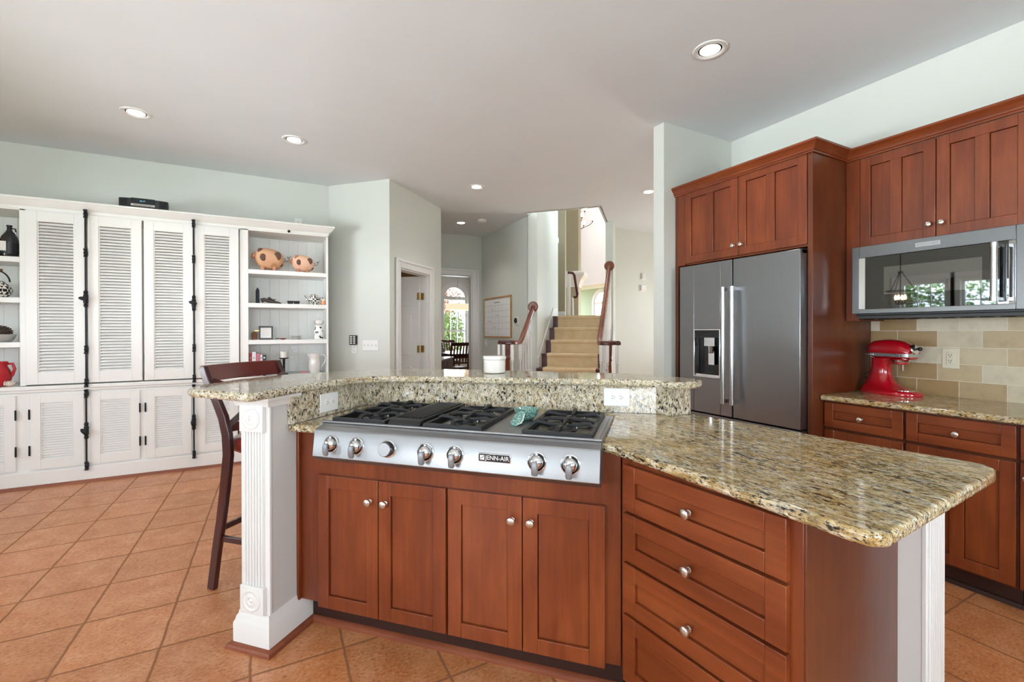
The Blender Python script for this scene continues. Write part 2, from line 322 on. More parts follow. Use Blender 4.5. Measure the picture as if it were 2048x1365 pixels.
def setp(o, label=None, cat=None, group=None, kind=None):
    for k, v in (('label', label), ('category', cat), ('group', group), ('kind', kind)):
        if v: o[k] = v
    return o
def bev(o, wd, seg=2):
    if wd:
        m = o.modifiers.new('edge', 'BEVEL'); m.width = wd; m.segments = seg; m.limit_method = 'ANGLE'; m.angle_limit = math.radians(40); m.use_clamp_overlap = True
    return o
class FR:                                          # a frame on the floor: origin and turn
    def __init__(s, x=0, y=0, rot=0): s.m = Matrix.Translation((x, y, 0)) @ Matrix.Rotation(rot, 4, 'Z'); s.rot = rot
W0 = FR(); UV = FR(0, 0, -PI/4); RW = FR(0, 0, -PI/2)   # RW: x = -Y, y = X
class T:                                           # a thing: an Empty at its base that parents its parts
    def __init__(s, name, label=None, cat=None, base=(0, 0, 0), fr=W0, group=None, kind=None):
        s.base = base; s.fr = fr
        s.o = bpy.data.objects.new(name, None); C.objects.link(s.o); s.o.empty_display_size = .05
        s.o.matrix_world = fr.m @ Matrix.Translation(base)
        setp(s.o, label, cat, group, kind)
    def part(s, name, mb, mat, parent=None, bevel=0., ang=35, label=None, seg=2):
        me = mb.mesh(name, s.base, ang); me.materials.append(M[mat]); o = bpy.data.objects.new(name, me); C.objects.link(o)
        o.parent = parent or s.o
        if label: o['label'] = label
        bev(o, bevel, seg); return o
def single(name, mb, mat, label=None, cat=None, base=(0, 0, 0), fr=W0, group=None, kind=None, bevel=0., ang=35, seg=2):
    me = mb.mesh(name, base, ang); me.materials.append(M[mat]); o = bpy.data.objects.new(name, me); C.objects.link(o)
    o.matrix_world = fr.m @ Matrix.Translation(base); setp(o, label, cat, group, kind); bev(o, bevel, seg); return o
def struct(name, mb, mat, fr=W0, bevel=0.): return single(name, mb, mat, fr=fr, kind='structure', bevel=bevel)
def dup(root, m, label=None):
    r = root.copy(); C.objects.link(r); r.matrix_world = m
    if label: r['label'] = label
    for ch in list(root.children):
        c = ch.copy(); C.objects.link(c); c.parent = r
        for gch in list(ch.children):
            d = gch.copy(); C.objects.link(d); d.parent = c
    return r
def text_mb(txt, size, x, y, z, extr=.0004, facing='-y', align='CENTER', sx=1., width=None):
    cu = bpy.data.curves.new('t', 'FONT'); cu.body = txt; cu.size = size; cu.extrude = extr; cu.align_x = align; cu.align_y = 'CENTER'; cu.resolution_u = 3
    o = bpy.data.objects.new('t', cu); C.objects.link(o); bpy.context.view_layer.update()
    me = bpy.data.meshes.new_from_object(o.evaluated_get(bpy.context.evaluated_depsgraph_get()))
    if width: xs = [v.co.x for v in me.vertices]; sx = width/(max(xs)-min(xs))
    mb = MB(); mb.add([(x + v.co.x*sx, y - v.co.z, z + v.co.y) for v in me.vertices], [tuple(p.vertices) for p in me.polygons])
    bpy.data.objects.remove(o); bpy.data.curves.remove(cu); bpy.data.meshes.remove(me)
    return mb
def uv2w(u, v): return ((u+v)/R2, (v-u)/R2)

# ================================================================== SETTING
ZC = 3.01
struct('floor', MB().box(-3.6, 11.2, -2.9, 16.0, -.06, 0), 'floor')
cm = MB()
for poly in ([(-3.6, -2.9), (3.75, -2.9), (3.75, 2.7), (6.096, 2.7), (1.2, 7.596), (-3.6, 7.596)],
             [(3.182, 5.614), (5.164, 7.596), (1.2, 7.596)],
             [(3.925, 4.872), (6.096, 2.7), (7.2, 2.7), (7.2, 5.9), (4.95, 5.9)]):
    cm.prism(poly, ZC, ZC+.1)
struct('ceiling', cm, 'ceil')
struct('ceiling', MB().prism([(1.9, 7.45), (3.35, 7.45), (5.3, 8.35), (5.3, 13.0), (1.9, 13.0)], ZC, ZC+.1), 'ceil')

def wall_open(name, fr, x0, x1, y0, y1, z1, opens, mat='wall'):
    """wall along local x between y0 and y1 with openings (xa, xb, za, zb)"""
    mb = MB(); xs = x0
    for xa, xb, za, zb in sorted(opens):
        if xa > xs: mb.box(xs, xa, y0, y1, 0, z1)
        if za > 0: mb.box(xa, xb, y0, y1, 0, za)
        if zb < z1: mb.box(xa, xb, y0, y1, zb, z1)
        xs = xb
    if x1 > xs: mb.box(xs, x1, y0, y1, 0, z1)
    return struct(name, mb, mat, fr)
WN = 5.65
struct('wall_north', MB().box(-3.6, .66, WN, WN+.12, 0, ZC), 'wall')
struct('wall_east', MB().box(3.63, 3.75, -2.9, 2.778, 0, ZC), 'wall')
struct('wall_stub', MB().box(2.798, 3.63, 2.666, 2.778, 0, ZC), 'wall')
# alcove wall (faces the camera) and pantry wall with its door opening, both turned 45 degrees
struct('wall_alcove', MB().box(-3.60, -2.79, 4.386, 4.506, 0, ZC), 'wall', UV)
PV0, PV1, PZ = 4.60, 5.305, 2.05
mb = MB(); mb.box(-2.91, -2.79, 4.506, PV0, 0, ZC); mb.box(-2.91, -2.79, PV1, 5.67, 0, ZC); mb.box(-2.91, -2.79, PV0, PV1, PZ, ZC)
struct('wall_pantry', mb, 'wall', UV)
mb = MB(); mb.box(-3.95, -2.91, 5.67, 5.77, 0, 2.45); mb.box(-3.95, -3.85, 4.506, 5.67, 0, 2.45); mb.box(-3.85, -2.91, 4.506, 5.67, 2.35, 2.45)
struct('wall_closet', mb, 'closet', UV)
struct('wall_passage', MB().box(1.93, 2.03, 6.05, 7.45, 0, ZC), 'wall')
# cased opening to the dining room
wall_open('wall_dining', W0, 1.93, 3.42, 7.45, 7.57, ZC, [(2.05, 3.11, 0, 2.30)])
struct('wall_hall', MB().box(3.30, 3.42, 5.80, 7.45, 0, ZC), 'wall')
# stair side walls
struct('wall_stair', MB().box(-1.735, -1.60, 6.385, 7.92, 0, 7.4), 'wall', UV)
struct('wall_stair', MB().box(-.69, -.575, 7.135, 7.62, 0, ZC), 'wall', UV)
struct('wall_passage', MB().box(4.95, 7.2, 5.78, 5.9, 0, ZC), 'wall')
wall_open('wall_passage', FR(0, 0, -PI/2), -5.78, -2.76, 7.08, 7.2, ZC, [(-4.7, -3.9, 1.0, 2.1)])
struct('wall_passage', MB().box(3.75, 7.2, 2.64, 2.76, 0, ZC), 'wall')
# header where the low ceiling stops at the stairwell
struct('wall_header', MB().box(-1.735, -.66, 6.20, 6.26, ZC, 7.4), 'wall', UV)
struct('wall_header', MB().box(-.70, -.66, 6.26, 7.4, ZC, 7.4), 'wall', UV)
# upper hall and foyer seen up the stairs
struct('wall_landing', MB().box(-2.9, -1.600, 8.6, 8.72, 1.0, 7.4), 'olive', UV)
struct('wall_foyer', MB().box(-2.6, -1.64, 10.5, 10.9, 0, 7.4), 'olive', UV)
FX = 9.2
struct('wall_foyer', MB().box(FX, FX+.12, 5.9, 16.0, 2.82, 7.4), 'foyer')
struct('wall_foyer', MB().box(6.3, FX+.12, 15.9, 16.0, 0, 7.4), 'foyer')
struct('wall_foyer', MB().box(5.10, FX+.12, 5.92, 6.0, 0, 7.4), 'foyer')
struct('ceiling', MB().box(2.6, FX+.12, 4.5, 16.0, 7.4, 7.5), 'foyer')
struct('wall_landing', MB().box(-2.9, -1.735, 7.82, 7.92, 1.4, 7.4), 'olive', UV)
struct('wall_landing', MB().box(-3.0, -2.9, 7.82, 8.72, 1.4, 7.4), 'olive', UV)
struct('wall_landing', MB().box(-2.7, -2.6, 8.72, 10.9, 0, 7.4), 'olive', UV)
struct('wall_foyer', MB().box(6.3, 6.4, 9.1, 15.9, 0, 7.4), 'foyer')
struct('ceiling', MB().box(FX+.12, 11.2, 9.0, 16.0, 2.95, 3.05), 'foyer')
GX = FR(0, 0, -PI/2)                               # x = -Y, y = X
CRF = [(-.01, 2.34), (.015, 2.34), (.015, 2.40), (.03, 2.42), (.05, 2.48), (.10, 2.55), (.15, 2.60), (.16, 2.62), (.16, 2.66), (.12, 2.70), (-.01, 2.70)]
single('crown_ledge', MB().sweep(CRF, [(-1.64, 10.9), (-1.64, 10.5), (-2.6, 10.5)]), 'trim', kind='structure', fr=UV)

# outer walls behind and beside the camera, with windows
WW = -3.4
wwin = [(1.62, 2.32), (2.43, 3.12), (3.23, 3.92)]
mb = MB(); y = -2.9
wx = FR(0, 0, PI/2)                                # x = Y, y = -X
wall_open('wall_west', wx, -2.9, 5.65, 3.4, 3.52, ZC, [(-.95, .35, .90, 2.15)] + [(a, b, .80, 2.18) for a, b in wwin])
ws = FR(0, 0, PI)                                  # x = -X, y = -Y
swin = [(-1.95, -.75), (.65, 1.85)]
wall_open('wall_south', ws, -3.75, 3.6, 2.6, 2.72, ZC, [(a, b, 1.08, 2.20) for a, b in swin])

NW = [0]
def window_thing(fr, x0, x1, yf, z0, z1, cols=3, rows=2, double=True, depth=.12, sill=True):
    """double-hung window in a wall whose room side is y = yf"""
    NW[0] += 1
    t = T('window_%d' % NW[0], base=((x0+x1)/2, yf, z0), fr=fr, kind='structure')
    cs = MB(); c = .085
    cs.box(x0-c, x0, yf-.02, yf, z0-.02, z1+c); cs.box(x1, x1+c, yf-.02, yf, z0-.02, z1+c); cs.box(x0-c, x1+c, yf-.022, yf, z1, z1+c)
    if sill: cs.box(x0-c-.02, x1+c+.02, yf-.05, yf+.0, z0-.045, z0-.015)
    t.part('casing', cs, 'trim', bevel=.004)
    fm = MB(); a = .035
    fm.box(x0, x0+a, yf+.0, yf+depth, z0, z1); fm.box(x1-a, x1, yf, yf+depth, z0, z1); fm.box(x0+a, x1-a, yf, yf+depth, z1-a, z1); fm.box(x0+a, x1-a, yf, yf+depth, z0, z0+a)
    t.part('frame', fm, 'trim', bevel=.003)
    zm = (z0+z1)/2
    for za, zb, yy in ((z0+a, zm+.02, yf+.035), (zm-.02, z1-a, yf+.065)) if double else ((z0+a, z1-a, yf+.05),):
        sm = MB(); s_ = .04
        sm.box(x0+a, x0+a+s_, yy, yy+.028, za, zb); sm.box(x1-a-s_, x1-a, yy, yy+.028, za, zb)
        sm.box(x0+a+s_, x1-a-s_, yy, yy+.028, za, za+s_); sm.box(x0+a+s_, x1-a-s_, yy, yy+.028, zb-s_, zb)
        xa, xb, zc, zd = x0+a+s_, x1-a-s_, za+s_, zb-s_
        for k in range(1, cols): xx = xa+(xb-xa)*k/cols; sm.box(xx-.009, xx+.009, yy+.006, yy+.022, zc, zd)
        for k in range(1, rows): zz = zc+(zd-zc)*k/rows; sm.box(xa, xb, yy+.006, yy+.022, zz-.009, zz+.009)
        so = t.part('sash', sm, 'trim', bevel=.002)
        t.part('pane', MB().box(xa, xb, yy+.012, yy+.016, zc, zd), 'pane', so)
    return t
for a, b in wwin: window_thing(wx, a, b, 3.4, .80, 2.18)
window_thing(wx, -.95, .35, 3.4, .90, 2.15, 4, 2)
window_thing(FR(0, 0, -PI/2), -4.7, -3.9, 7.08, 1.0, 2.1, 3, 2)  # window added out of view to go with the hall fill lamp
for a, b in swin: window_thing(ws, a, b, 2.6, 1.08, 2.20, 3, 2)

# dining room shell with the arched window
DY = 12.8
struct('wall_dining', MB().box(1.93, 2.03, 7.57, DY, 0, ZC), 'dining')
struct('wall_dining', MB().box(5.25, 5.35, 8.40, DY, 0, ZC), 'dining'); struct('wall_dining', MB().prism([(3.42, 7.50), (5.25, 8.33), (5.25, 8.40), (3.42, 7.57)], 0, ZC), 'dining')
def arch_wall(name, fr, x0, x1, yf, th, zt, wa, wb, zb, zs, mat):
    r = (wb-wa)/2; c = (wa+wb)/2; n = 18
    mb = MB(); mb.box(x0, wa, yf, yf+th, 0, zt); mb.box(wb, x1, yf, yf+th, 0, zt); mb.box(wa, wb, yf, yf+th, 0, zb)
    ar = [(c - r*math.cos(PI*i/n), zs + r*math.sin(PI*i/n)) for i in range(n+1)]
    mb.extr([(wa, zt)] + ar + [(wb, zt)], 'y', yf, yf+th); struct(name, mb, mat, fr)
def arch_window(fr, wa, wb, yf, zb, zs, cols, rows):
    NW[0] += 1; r = (wb-wa)/2; c = (wa+wb)/2; n = 24; e = .10
    t = T('window_%d' % NW[0], base=(c, yf, zb), fr=fr, kind='structure')
    ring = lambda r0, r1: [(c - r1*math.cos(PI*i/n), zs + r1*math.sin(PI*i/n)) for i in range(n+1)] + [(c + r0*math.cos(PI*i/n), zs + r0*math.sin(PI*i/n)) for i in range(n+1)]
    cs = MB(); cs.extr(ring(r, r+e), 'y', yf-.025, yf); cs.box(wa-e, wa, yf-.025, yf, zb-.05, zs); cs.box(wb, wb+e, yf-.025, yf, zb-.05, zs); cs.box(wa-e-.02, wb+e+.02, yf-.05, yf, zb-.06, zb)
    t.part('casing', cs, 'trim')
    fm = MB(); fm.extr(ring(r-.05, r), 'y', yf, yf+.08); fm.box(wa, wa+.05, yf, yf+.08, zb, zs); fm.box(wb-.05, wb, yf, yf+.08, zb, zs)
    fm.box(wa+.05, wb-.05, yf, yf+.08, zs-.05, zs+.05); zm = (zb+zs)/2 - .1; fm.box(wa+.05, wb-.05, yf, yf+.08, zm-.025, zm+.025); fm.box(wa+.05, wb-.05, yf, yf+.08, zb, zb+.05)
    t.part('frame', fm, 'trim')
    mu = MB()
    for k in range(1, 6):
        q = PI*k/6; mu.bar([(c+.09*math.cos(q), yf+.04, zs+.05+.06*math.sin(q)), (c+(r-.05)*math.cos(q), yf+.04, zs+(r-.05)*math.sin(q))], .016, .016)
    for za, zc in ((zb+.05, zm-.025), (zm+.025, zs-.05)):
        for k in range(1, cols): xx = wa+.05+(wb-wa-.1)*k/cols; mu.box(xx-.008, xx+.008, yf+.03, yf+.05, za, zc)
        for k in range(1, rows): zz = za+(zc-za)*k/rows; mu.box(wa+.05, wb-.05, yf+.03, yf+.05, zz-.008, zz+.008)
    t.part('muntins', mu, 'trim')
    pm = MB(); pm.extr([(c - (r-.05)*math.cos(PI*i/n), zs+.05 + (r-.1)*math.sin(PI*i/n)) for i in range(n+1)], 'y', yf+.036, yf+.04); pm.box(wa+.05, wb-.05, yf+.036, yf+.04, zb+.05, zs-.05)
    t.part('pane', pm, 'pane')
arch_wall('wall_dining', W0, 1.93, 5.35, DY, .12, ZC, 4.40, 5.16, .55, 2.30, 'dining')
arch_window(W0, 4.40, 5.16, DY, .55, 2.30, 3, 2)
arch_wall('wall_study', GX, -16.0, -9.0, 11.0, .12, 2.95, -14.05, -13.15, .8, 2.38, 'green')
arch_window(GX, -14.05, -13.15, 11.0, .8, 2.38, 2, 3)

# door casings, pantry door
def casing(name, fr, inn, mat='trim'):
    return single(name, inn, mat, kind='structure', fr=fr, bevel=.005)
def case_profile(mb, v0, v1, ztop, u, wdt=.10):
    """stepped casing around an opening on the plane x = u (room side +x)"""
    for a, b, th in ((0, wdt, .018), (wdt*.68, wdt, .032)):
        mb.box(u, u+th, v0-b, v0-a, 0, ztop+b); mb.box(u, u+th, v1+a, v1+b, 0, ztop+b); mb.box(u, u+th, v0-a, v1+a, ztop+a, ztop+b)
mb = MB(); case_profile(mb, PV0, PV1, PZ, -2.79, .105)
mb.box(-2.91, -2.79, PV0, PV0+.018, 0, PZ); mb.box(-2.91, -2.79, PV1-.018, PV1, 0, PZ); mb.box(-2.91, -2.79, PV0+.018, PV1-.018, PZ-.018, PZ)
casing('trim_1', UV, mb)
# six-panel door swung into the pantry, hinged on the far jamb
dr = T('door_1', base=(-2.90, PV1-.03, .01), fr=UV, kind='structure')
leaf = MB(); L0, L1, yb = -3.60, -2.905, PV1-.055
leaf.box(L0, L1, yb, yb+.036, .01, 2.03)
for xa, xb in ((L0+.11, (L0+L1)/2-.05), ((L0+L1)/2+.05, L1-.11)):
    for za, zb in ((.25, .85), (1.0, 1.52), (1.64, 1.90)):
        leaf.box(xa, xb, yb-.001, yb, za, zb)
lf = dr.part('door_leaf', leaf, 'trim', bevel=.0)
pn = MB()
for xa, xb in ((L0+.11, (L0+L1)/2-.05), ((L0+L1)/2+.05, L1-.11)):
    for za, zb in ((.25, .85), (1.0, 1.52), (1.64, 1.90)):
        for o, d in ((0, .010), (.03, .004)):
            pn.box(xa+o, xb-o, yb-d-.004, yb-.001, za+o, zb-o)
dr.part('raised_panels', pn, 'trim', lf, bevel=.006)
for z in (.25, 1.08, 1.77):
    hb = MB(); hb.cyl((-2.898, PV1-.062, z-.05), (-2.898, PV1-.062, z+.05), .008, 10); hb.box(-2.93, -2.90, PV1-.06, PV1-.054, z-.045, z+.045); hb.box(-2.895, -2.85, PV1-.022, PV1-.018, z-.045, z+.045)
    dr.part('hinge', hb, 'brass')
mb = MB()
for a, b, th in ((0, .135, .018), (.09, .135, .032)):
    mb.box(3.11+a, 3.11+b, 7.45-th, 7.45, 0, 2.30+b*.8); mb.box(2.04, 3.11+a, 7.45-th, 7.45, 2.30+a*.8, 2.30+b*.8)
mb.box(3.092, 3.11, 7.45, 7.57, 0, 2.30); mb.box(2.05, 3.092, 7.45, 7.57, 2.282, 2.30)
casing('trim_2', W0, mb)
# baseboards
BB = [(0, 0), (.016, 0), (.016, .095), (.010, .115), (.004, .13), (0, .13)]
def base_run(name, path, fr=W0): return single(name, MB().sweep(BB, path), 'trim', kind='structure', fr=fr)
base_run('baseboard_alcove', [(-2.79, 4.386), (-3.60, 4.386)], UV)
base_run('baseboard_hall', [(3.30, 5.80), (3.30, 7.40)])
base_run('baseboard_stub', [(2.798, 2.778), (2.798, 2.666)][::-1])
base_run('baseboard_passage', [(4.95, 5.78), (7.05, 5.78)][::-1])
base_run('baseboard_landing', [(-2.9, 8.6), (-1.597, 8.6)][::-1], UV).location.z = 1.56

# ================================================================== CABINET HELPERS
def shaker(x0, x1, z0, z1, yf, th=.021, st=.055, panels=1, rail=None, rec=.010):
    """frame-and-panel front whose face is at y = yf; depth grows with y"""
    mb = MB(); rl = rail or st
    mb.box(x0, x0+st, yf, yf+th, z0, z1); mb.box(x1-st, x1, yf, yf+th, z0, z1)
    mb.box(x0+st, x1-st, yf, yf+th, z1-rl, z1); mb.box(x0+st, x1-st, yf, yf+th, z0, z0+rl)
    wd = (x1-x0-2*st-(panels-1)*st)/panels
    for k in range(panels):
        a = x0+st+k*(wd+st); mb.box(a+.0016, a+wd-.0016, yf+rec, yf+th-.002, z0+rl+.0016, z1-rl-.0016)
        if k: mb.box(a-st, a, yf, yf+th, z0+rl, z1-rl)
    return mb
def knob_mb(x, y, z, r=.0155):
    """knob pointing to -y"""
    return MB().lathe([(.009, 0), (.009, .002), (.006, .004), (.0055, .014), (.010, .016), (r, .019), (r, .022), (r*.93, .026), (r*.6, .029), (.001, .030)], (x, y, z), (0, -1, 0), 20)
def front(t, name, x0, x1, z0, z1, yf, mat, knob=None, **k):
    o = t.part(name, shaker(x0, x1, z0, z1, yf, **k), mat, bevel=.0018)
    if knob: t.part('knob', knob_mb(knob[0], yf, knob[1]), 'nickel', o, label='brushed nickel knob')
    return o

# ================================================================== RIGHT WALL KITCHEN (frame RW: x = -Y, y = X)
CR = [(-.005, 0), (.010, 0), (.010, .010), (.016, .014), (.022, .030), (.040, .052), (.046, .058), (.046, .070), (-.005, .070)]
def crown(mb, path, z): return mb.sweep([(o, z + h) for o, h in CR], path)
# tall surround over and beside the refrigerator
t = T('refrigerator_cabinet', 'tall cherry cabinet surround with two doors above the dark refrigerator', 'cabinet', (-2.11, 3.25, 0), RW)
mb = MB(); F = 2.945
mb.box(-1.620, -1.590, 2.925, 3.62, 0, 2.412)
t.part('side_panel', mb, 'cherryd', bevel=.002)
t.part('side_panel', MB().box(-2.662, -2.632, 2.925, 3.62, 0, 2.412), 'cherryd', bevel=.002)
mb = MB(); mb.box(-2.632, -1.620, F, 3.62, 1.842, 2.412); mb.box(-2.632, -2.567, 2.927, F, 1.842, 2.412)
t.part('box', mb, 'cherry')
front(t, 'door', -2.563, -2.097, 1.853, 2.422, 2.923, 'cherry', (-2.126, 1.925), panels=2, st=.058)
front(t, 'door', -2.092, -1.624, 1.853, 2.422, 2.923, 'cherry', (-2.066, 1.925), panels=2, st=.058)
cr = MB(); crown(cr, [(-1.590, 3.30), (-1.590, 2.925), (-2.664, 2.925)], 2.412)
# refrigerator
t.part('crown_moulding', cr, 'cherryh')
t = T('refrigerator', 'dark stainless french-door refrigerator with bar handles and water dispenser', 'refrigerator', (-2.08, 3.2, 0), RW)
t.part('body', MB().box(-2.555, -1.618, 2.93, 3.58, .02, 1.79), 'dkplastic', bevel=.004)
a = MB(); X0, X1 = -2.416, -2.181; ZA, ZB = .965, 1.327
a.box(-2.552, X0, 2.852, 2.925, .70, 1.818); a.box(X1, -2.089, 2.852, 2.925, .70, 1.818); a.box(X0, X1, 2.852, 2.925, .70, ZA); a.box(X0, X1, 2.852, 2.925, ZB, 1.818)
a.box(X0, X1, 2.915, 2.925, ZA, ZB)
dl = t.part('door', a, 'black_steel', bevel=.003)
d = MB(); e = .010
d.box(X0, X0+e, 2.846, 2.90, ZA, ZB); d.box(X1-e, X1, 2.846, 2.90, ZA, ZB); d.box(X0+e, X1-e, 2.846, 2.90, ZA, ZA+e); d.box(X0+e, X1-e, 2.846, 2.90, ZB-e, ZB)
dsp = t.part('water_dispenser', d, 'chrome', dl, bevel=.002, label='water dispenser with chrome frame and dark recess')
d = MB(); d.box(X0+e, X1-e, 2.905, 2.914, ZA+e, ZB-e); d.box(X0+e, X1-e, 2.852, 2.905, 1.262, ZB-e); t.part('dispenser_recess', d, 'black', dl)
d = MB(); d.box(-2.325, -2.235, 2.856, 2.90, 1.20, 1.262); d.lathe([(.022, 0), (.018, .05), (.012, .055)], (-2.28, 2.875, 1.20), (0, 0, -1), 14)
d.box(-2.305, -2.255, 2.878, 2.888, 1.06, 1.16); d.box(X0+.012, X1-.012, 2.856, 2.90, ZA+e, ZA+e+.012); t.part('dispenser_spout', d, 'chrome', dl)
dr_ = t.part('door', MB().box(-2.081, -1.622, 2.852, 2.925, .70, 1.818), 'black_steel', bevel=.004)
t.part('freezer_drawer', MB().box(-2.552, -1.622, 2.852, 2.925, .06, .69), 'black_steel', bevel=.004)
for xh, par in ((-2.120, dl), (-2.050, dr_)):
    hb = MB(); hb.cyl((xh, 2.795, .80), (xh, 2.795, 1.62), .0135, 16)
    for z in (.80, 1.59): hb.lathe([(.0165, 0), (.0165, .035)], (xh, 2.795, z - .003), (0, 0, 1), 16); hb.box(xh-.010, xh+.010, 2.795, 2.853, z+.004, z+.028)
    t.part('handle', hb, 'steelv', par, label='polished steel bar handle')
hb = MB(); hb.cyl((-2.45, 2.80, .615), (-1.72, 2.80, .615), .0135, 16)
for x in (-2.43, -1.74): hb.box(x-.012, x+.012, 2.80, 2.853, .604, .626)
t.part('handle', hb, 'steel')
t.part('hinge_cover', MB().box(-1.70, -1.622, 2.87, 3.0, 1.79, 1.822), 'dkplastic', bevel=.004)

# upper cabinets
def upper(x0, x1, z0, label, filler=None):
    t = T('wall_cabinet', label, 'cabinet', ((x0+x1)/2, 3.5, z0), RW, 'cherry wall cabinets over the counter')
    b = MB(); b.box(x0, x1, 3.322, 3.628, z0-.005, 2.405)
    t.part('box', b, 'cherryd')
    if filler: t.part('filler_strip', MB().box(filler, x0, 3.302, 3.628, 1.376, 2.405), 'cherry', bevel=.002)
    xm = (x0+x1)/2
    front(t, 'door', x0+.003, xm-.002, z0, 2.402, 3.300, 'cherry', (xm-.028, z0+.072), panels=2, st=.056)
    front(t, 'door', xm+.002, x1-.003, z0, 2.402, 3.300, 'cherry', (xm+.028, z0+.072), panels=2, st=.056)
    return t
u1 = upper(-1.512, -.762, 1.845, 'cherry wall cabinet with four recessed panels directly above the microwave', -1.588)
u2 = upper(-.756, -.02, 1.42, 'taller cherry wall cabinet right of the microwave, at the photo edge')
cr = MB(); crown(cr, [(-.02, 3.302), (-1.589, 3.302)], 2.405)
u1.part('crown_moulding', cr, 'cherryh')

# microwave
t = T('microwave', 'wide stainless over-the-range microwave with dark mirror window under wall cabinet', 'microwave', (-1.15, 3.4, 1.40), RW)
t.part('body', MB().box(-1.512, -.764, 3.26, 3.615, 1.405, 1.838), 'dkplastic', bevel=.003)
WX0, WX1, WZ0, WZ1 = -1.478, -.806, 1.446, 1.762
f_ = MB(); f_.box(-1.517, WX0, 3.222, 3.26, 1.418, 1.834); f_.box(WX1, -.758, 3.222, 3.26, 1.418, 1.834); f_.box(WX0, WX1, 3.222, 3.26, 1.418, WZ0); f_.box(WX0, WX1, 3.222, 3.26, WZ1, 1.834)
dro = t.part('door', f_, 'mw_steel', bevel=.002)
t.part('door_glass', MB().box(WX0+.001, WX1-.001, 3.228, 3.258, WZ0+.001, WZ1-.001), 'mw_glass', dro)
t.part('mirror_window', MB().box(-1.351, -.927, 3.2272, 3.2285, 1.530, 1.694), 'mw_glass2', dro)
b_ = MB(); b_.add([(WX0, 3.2215, WZ0), (WX0, 3.2215, WZ1), (WX0+.030, 3.228, WZ1), (WX0+.030, 3.228, WZ0)], [(0, 1, 2, 3)]); t.part('polished_bevel', b_, 'chrome', dro, label='bright polished strip beside the glass'); b_ = MB(); b_.add([(WX1, 3.2215, WZ0), (WX1, 3.2215, WZ1), (WX1-.026, 3.228, WZ1), (WX1-.026, 3.228, WZ0)], [(0, 1, 2, 3)])
t.part('polished_bevel', b_, 'chrome', dro, label='bright polished strip beside the glass')
hb = MB(); hb.cyl((-.868, 3.165, 1.462), (-.868, 3.165, 1.752), .0135, 16)
for z in (1.462, 1.732): hb.lathe([(.0155, 0), (.0155, .022)], (-.868, 3.165, z-.001), (0, 0, 1), 16); hb.box(-.878, -.858, 3.165, 3.228, z+.002, z+.018)
t.part('handle', hb, 'steelv', dro)
bd = MB(); bd.box(-1.199, -1.089, 3.2195, 3.222, 1.786, 1.810); bo = t.part('badge', bd, 'silver_band', dro)
t.part('lettering', text_mb('KitchenAid', .017, -1.144, 3.2193, 1.798, sx=1.25), 'ink', bo)
vb = MB(); vb.box(-1.49, -.775, 3.235, 3.60, 1.385, 1.405)
for k in range(9): vb.box(-1.47+k*.075, -1.42+k*.075, 3.26, 3.30, 1.381, 1.385)
t.part('vent_grille', vb, 'dkplastic', bevel=.003)

# base cabinets and granite counter on the right wall
def base_unit(x0, x1, label):
    t = T('base_cabinet', label, 'cabinet', ((x0+x1)/2, 3.3, 0), RW, 'cherry base cabinets under the right-hand counter')
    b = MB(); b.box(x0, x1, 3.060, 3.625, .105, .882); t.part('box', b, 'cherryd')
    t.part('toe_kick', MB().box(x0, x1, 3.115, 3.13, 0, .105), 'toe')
    t.part('shoe_mould', MB().extr([(3.098, 0), (3.115, 0), (3.115, .022), (3.106, .019), (3.099, .009)], 'x', x0, x1), 'toe')
    xm = (x0+x1)/2
    front(t, 'drawer', x0+.006, x1-.006, .716, .868, 3.038, 'cherryh', (xm, .790), st=.050)
    front(t, 'door', x0+.006, x1-.006, .119, .699, 3.038, 'cherry', (x0+.032, .635), panels=2 if x1-x0 > .3 else 1)
    return t
base_unit(-1.588, -1.178, 'cherry base cabinet nearest the refrigerator, below the red mixer')
base_unit(-1.176, -.752, 'cherry base cabinet in the middle, second from the refrigerator')
base_unit(-.750, -.33, 'cherry base cabinet at the right edge, third from the refrigerator')
base_unit(-.328, .10, 'cherry base cabinet farthest from the refrigerator, beyond the photo edge')
single('countertop', MB().prism([(-1.588, 3.0), (.10, 3.0), (.10, 3.616), (-1.588, 3.616)], .882, .914), 'granite', 'speckled granite countertop along the right wall under the tiles', 'countertop', (-1.2, 3.3, .882), RW, bevel=.009, seg=3)
single('backsplash_tiling', MB().box(-1.588, .10, 3.617, 3.629, .882, 1.404), 'splash', 'beige stone subway tile backsplash behind the red mixer', 'backsplash', (-1.0, 3.62, .914), RW)

def duplex(t, cx, cz, yf, horiz=False, mat='plastic'):
    """two receptacle faces on the plane y = yf"""
    fc = MB(); sl = MB()
    for s in (-1, 1):
        px, pz = (cx + s*.0195, cz) if horiz else (cx, cz + s*.0195)
        fc.lathe([(.0155, 0), (.0155, .002), (.0145, .003)], (px, yf, pz), (0, -1, 0), 20)
        for q in (-.006, .006):
            if horiz: sl.box(px-.004, px+.003, yf-.0034, yf-.0028, pz+q-.0012, pz+q+.0012)
            else: sl.box(px+q-.0012, px+q+.0012, yf-.0034, yf-.0028, pz-.003, pz+.005)
        if horiz: sl.cyl((px+.009, yf-.0028, pz), (px+.009, yf-.0034, pz), .0022, 8)
        else: sl.cyl((px, yf-.0028, pz-.009), (px, yf-.0034, pz-.009), .0022, 8)
    f = t.part('receptacle', fc, mat); t.part('slots', sl, 'outlet_dark', f)
def plate(name, label, cat, cx, cz, wd, ht, yf, fr, mat='plastic', grp=None):
    t = T(name, label, cat, (cx, yf, cz), fr, grp)
    t.part('cover_plate', MB().box(cx-wd/2, cx+wd/2, yf-.006, yf, cz-ht/2, cz+ht/2), mat, bevel=.004); return t
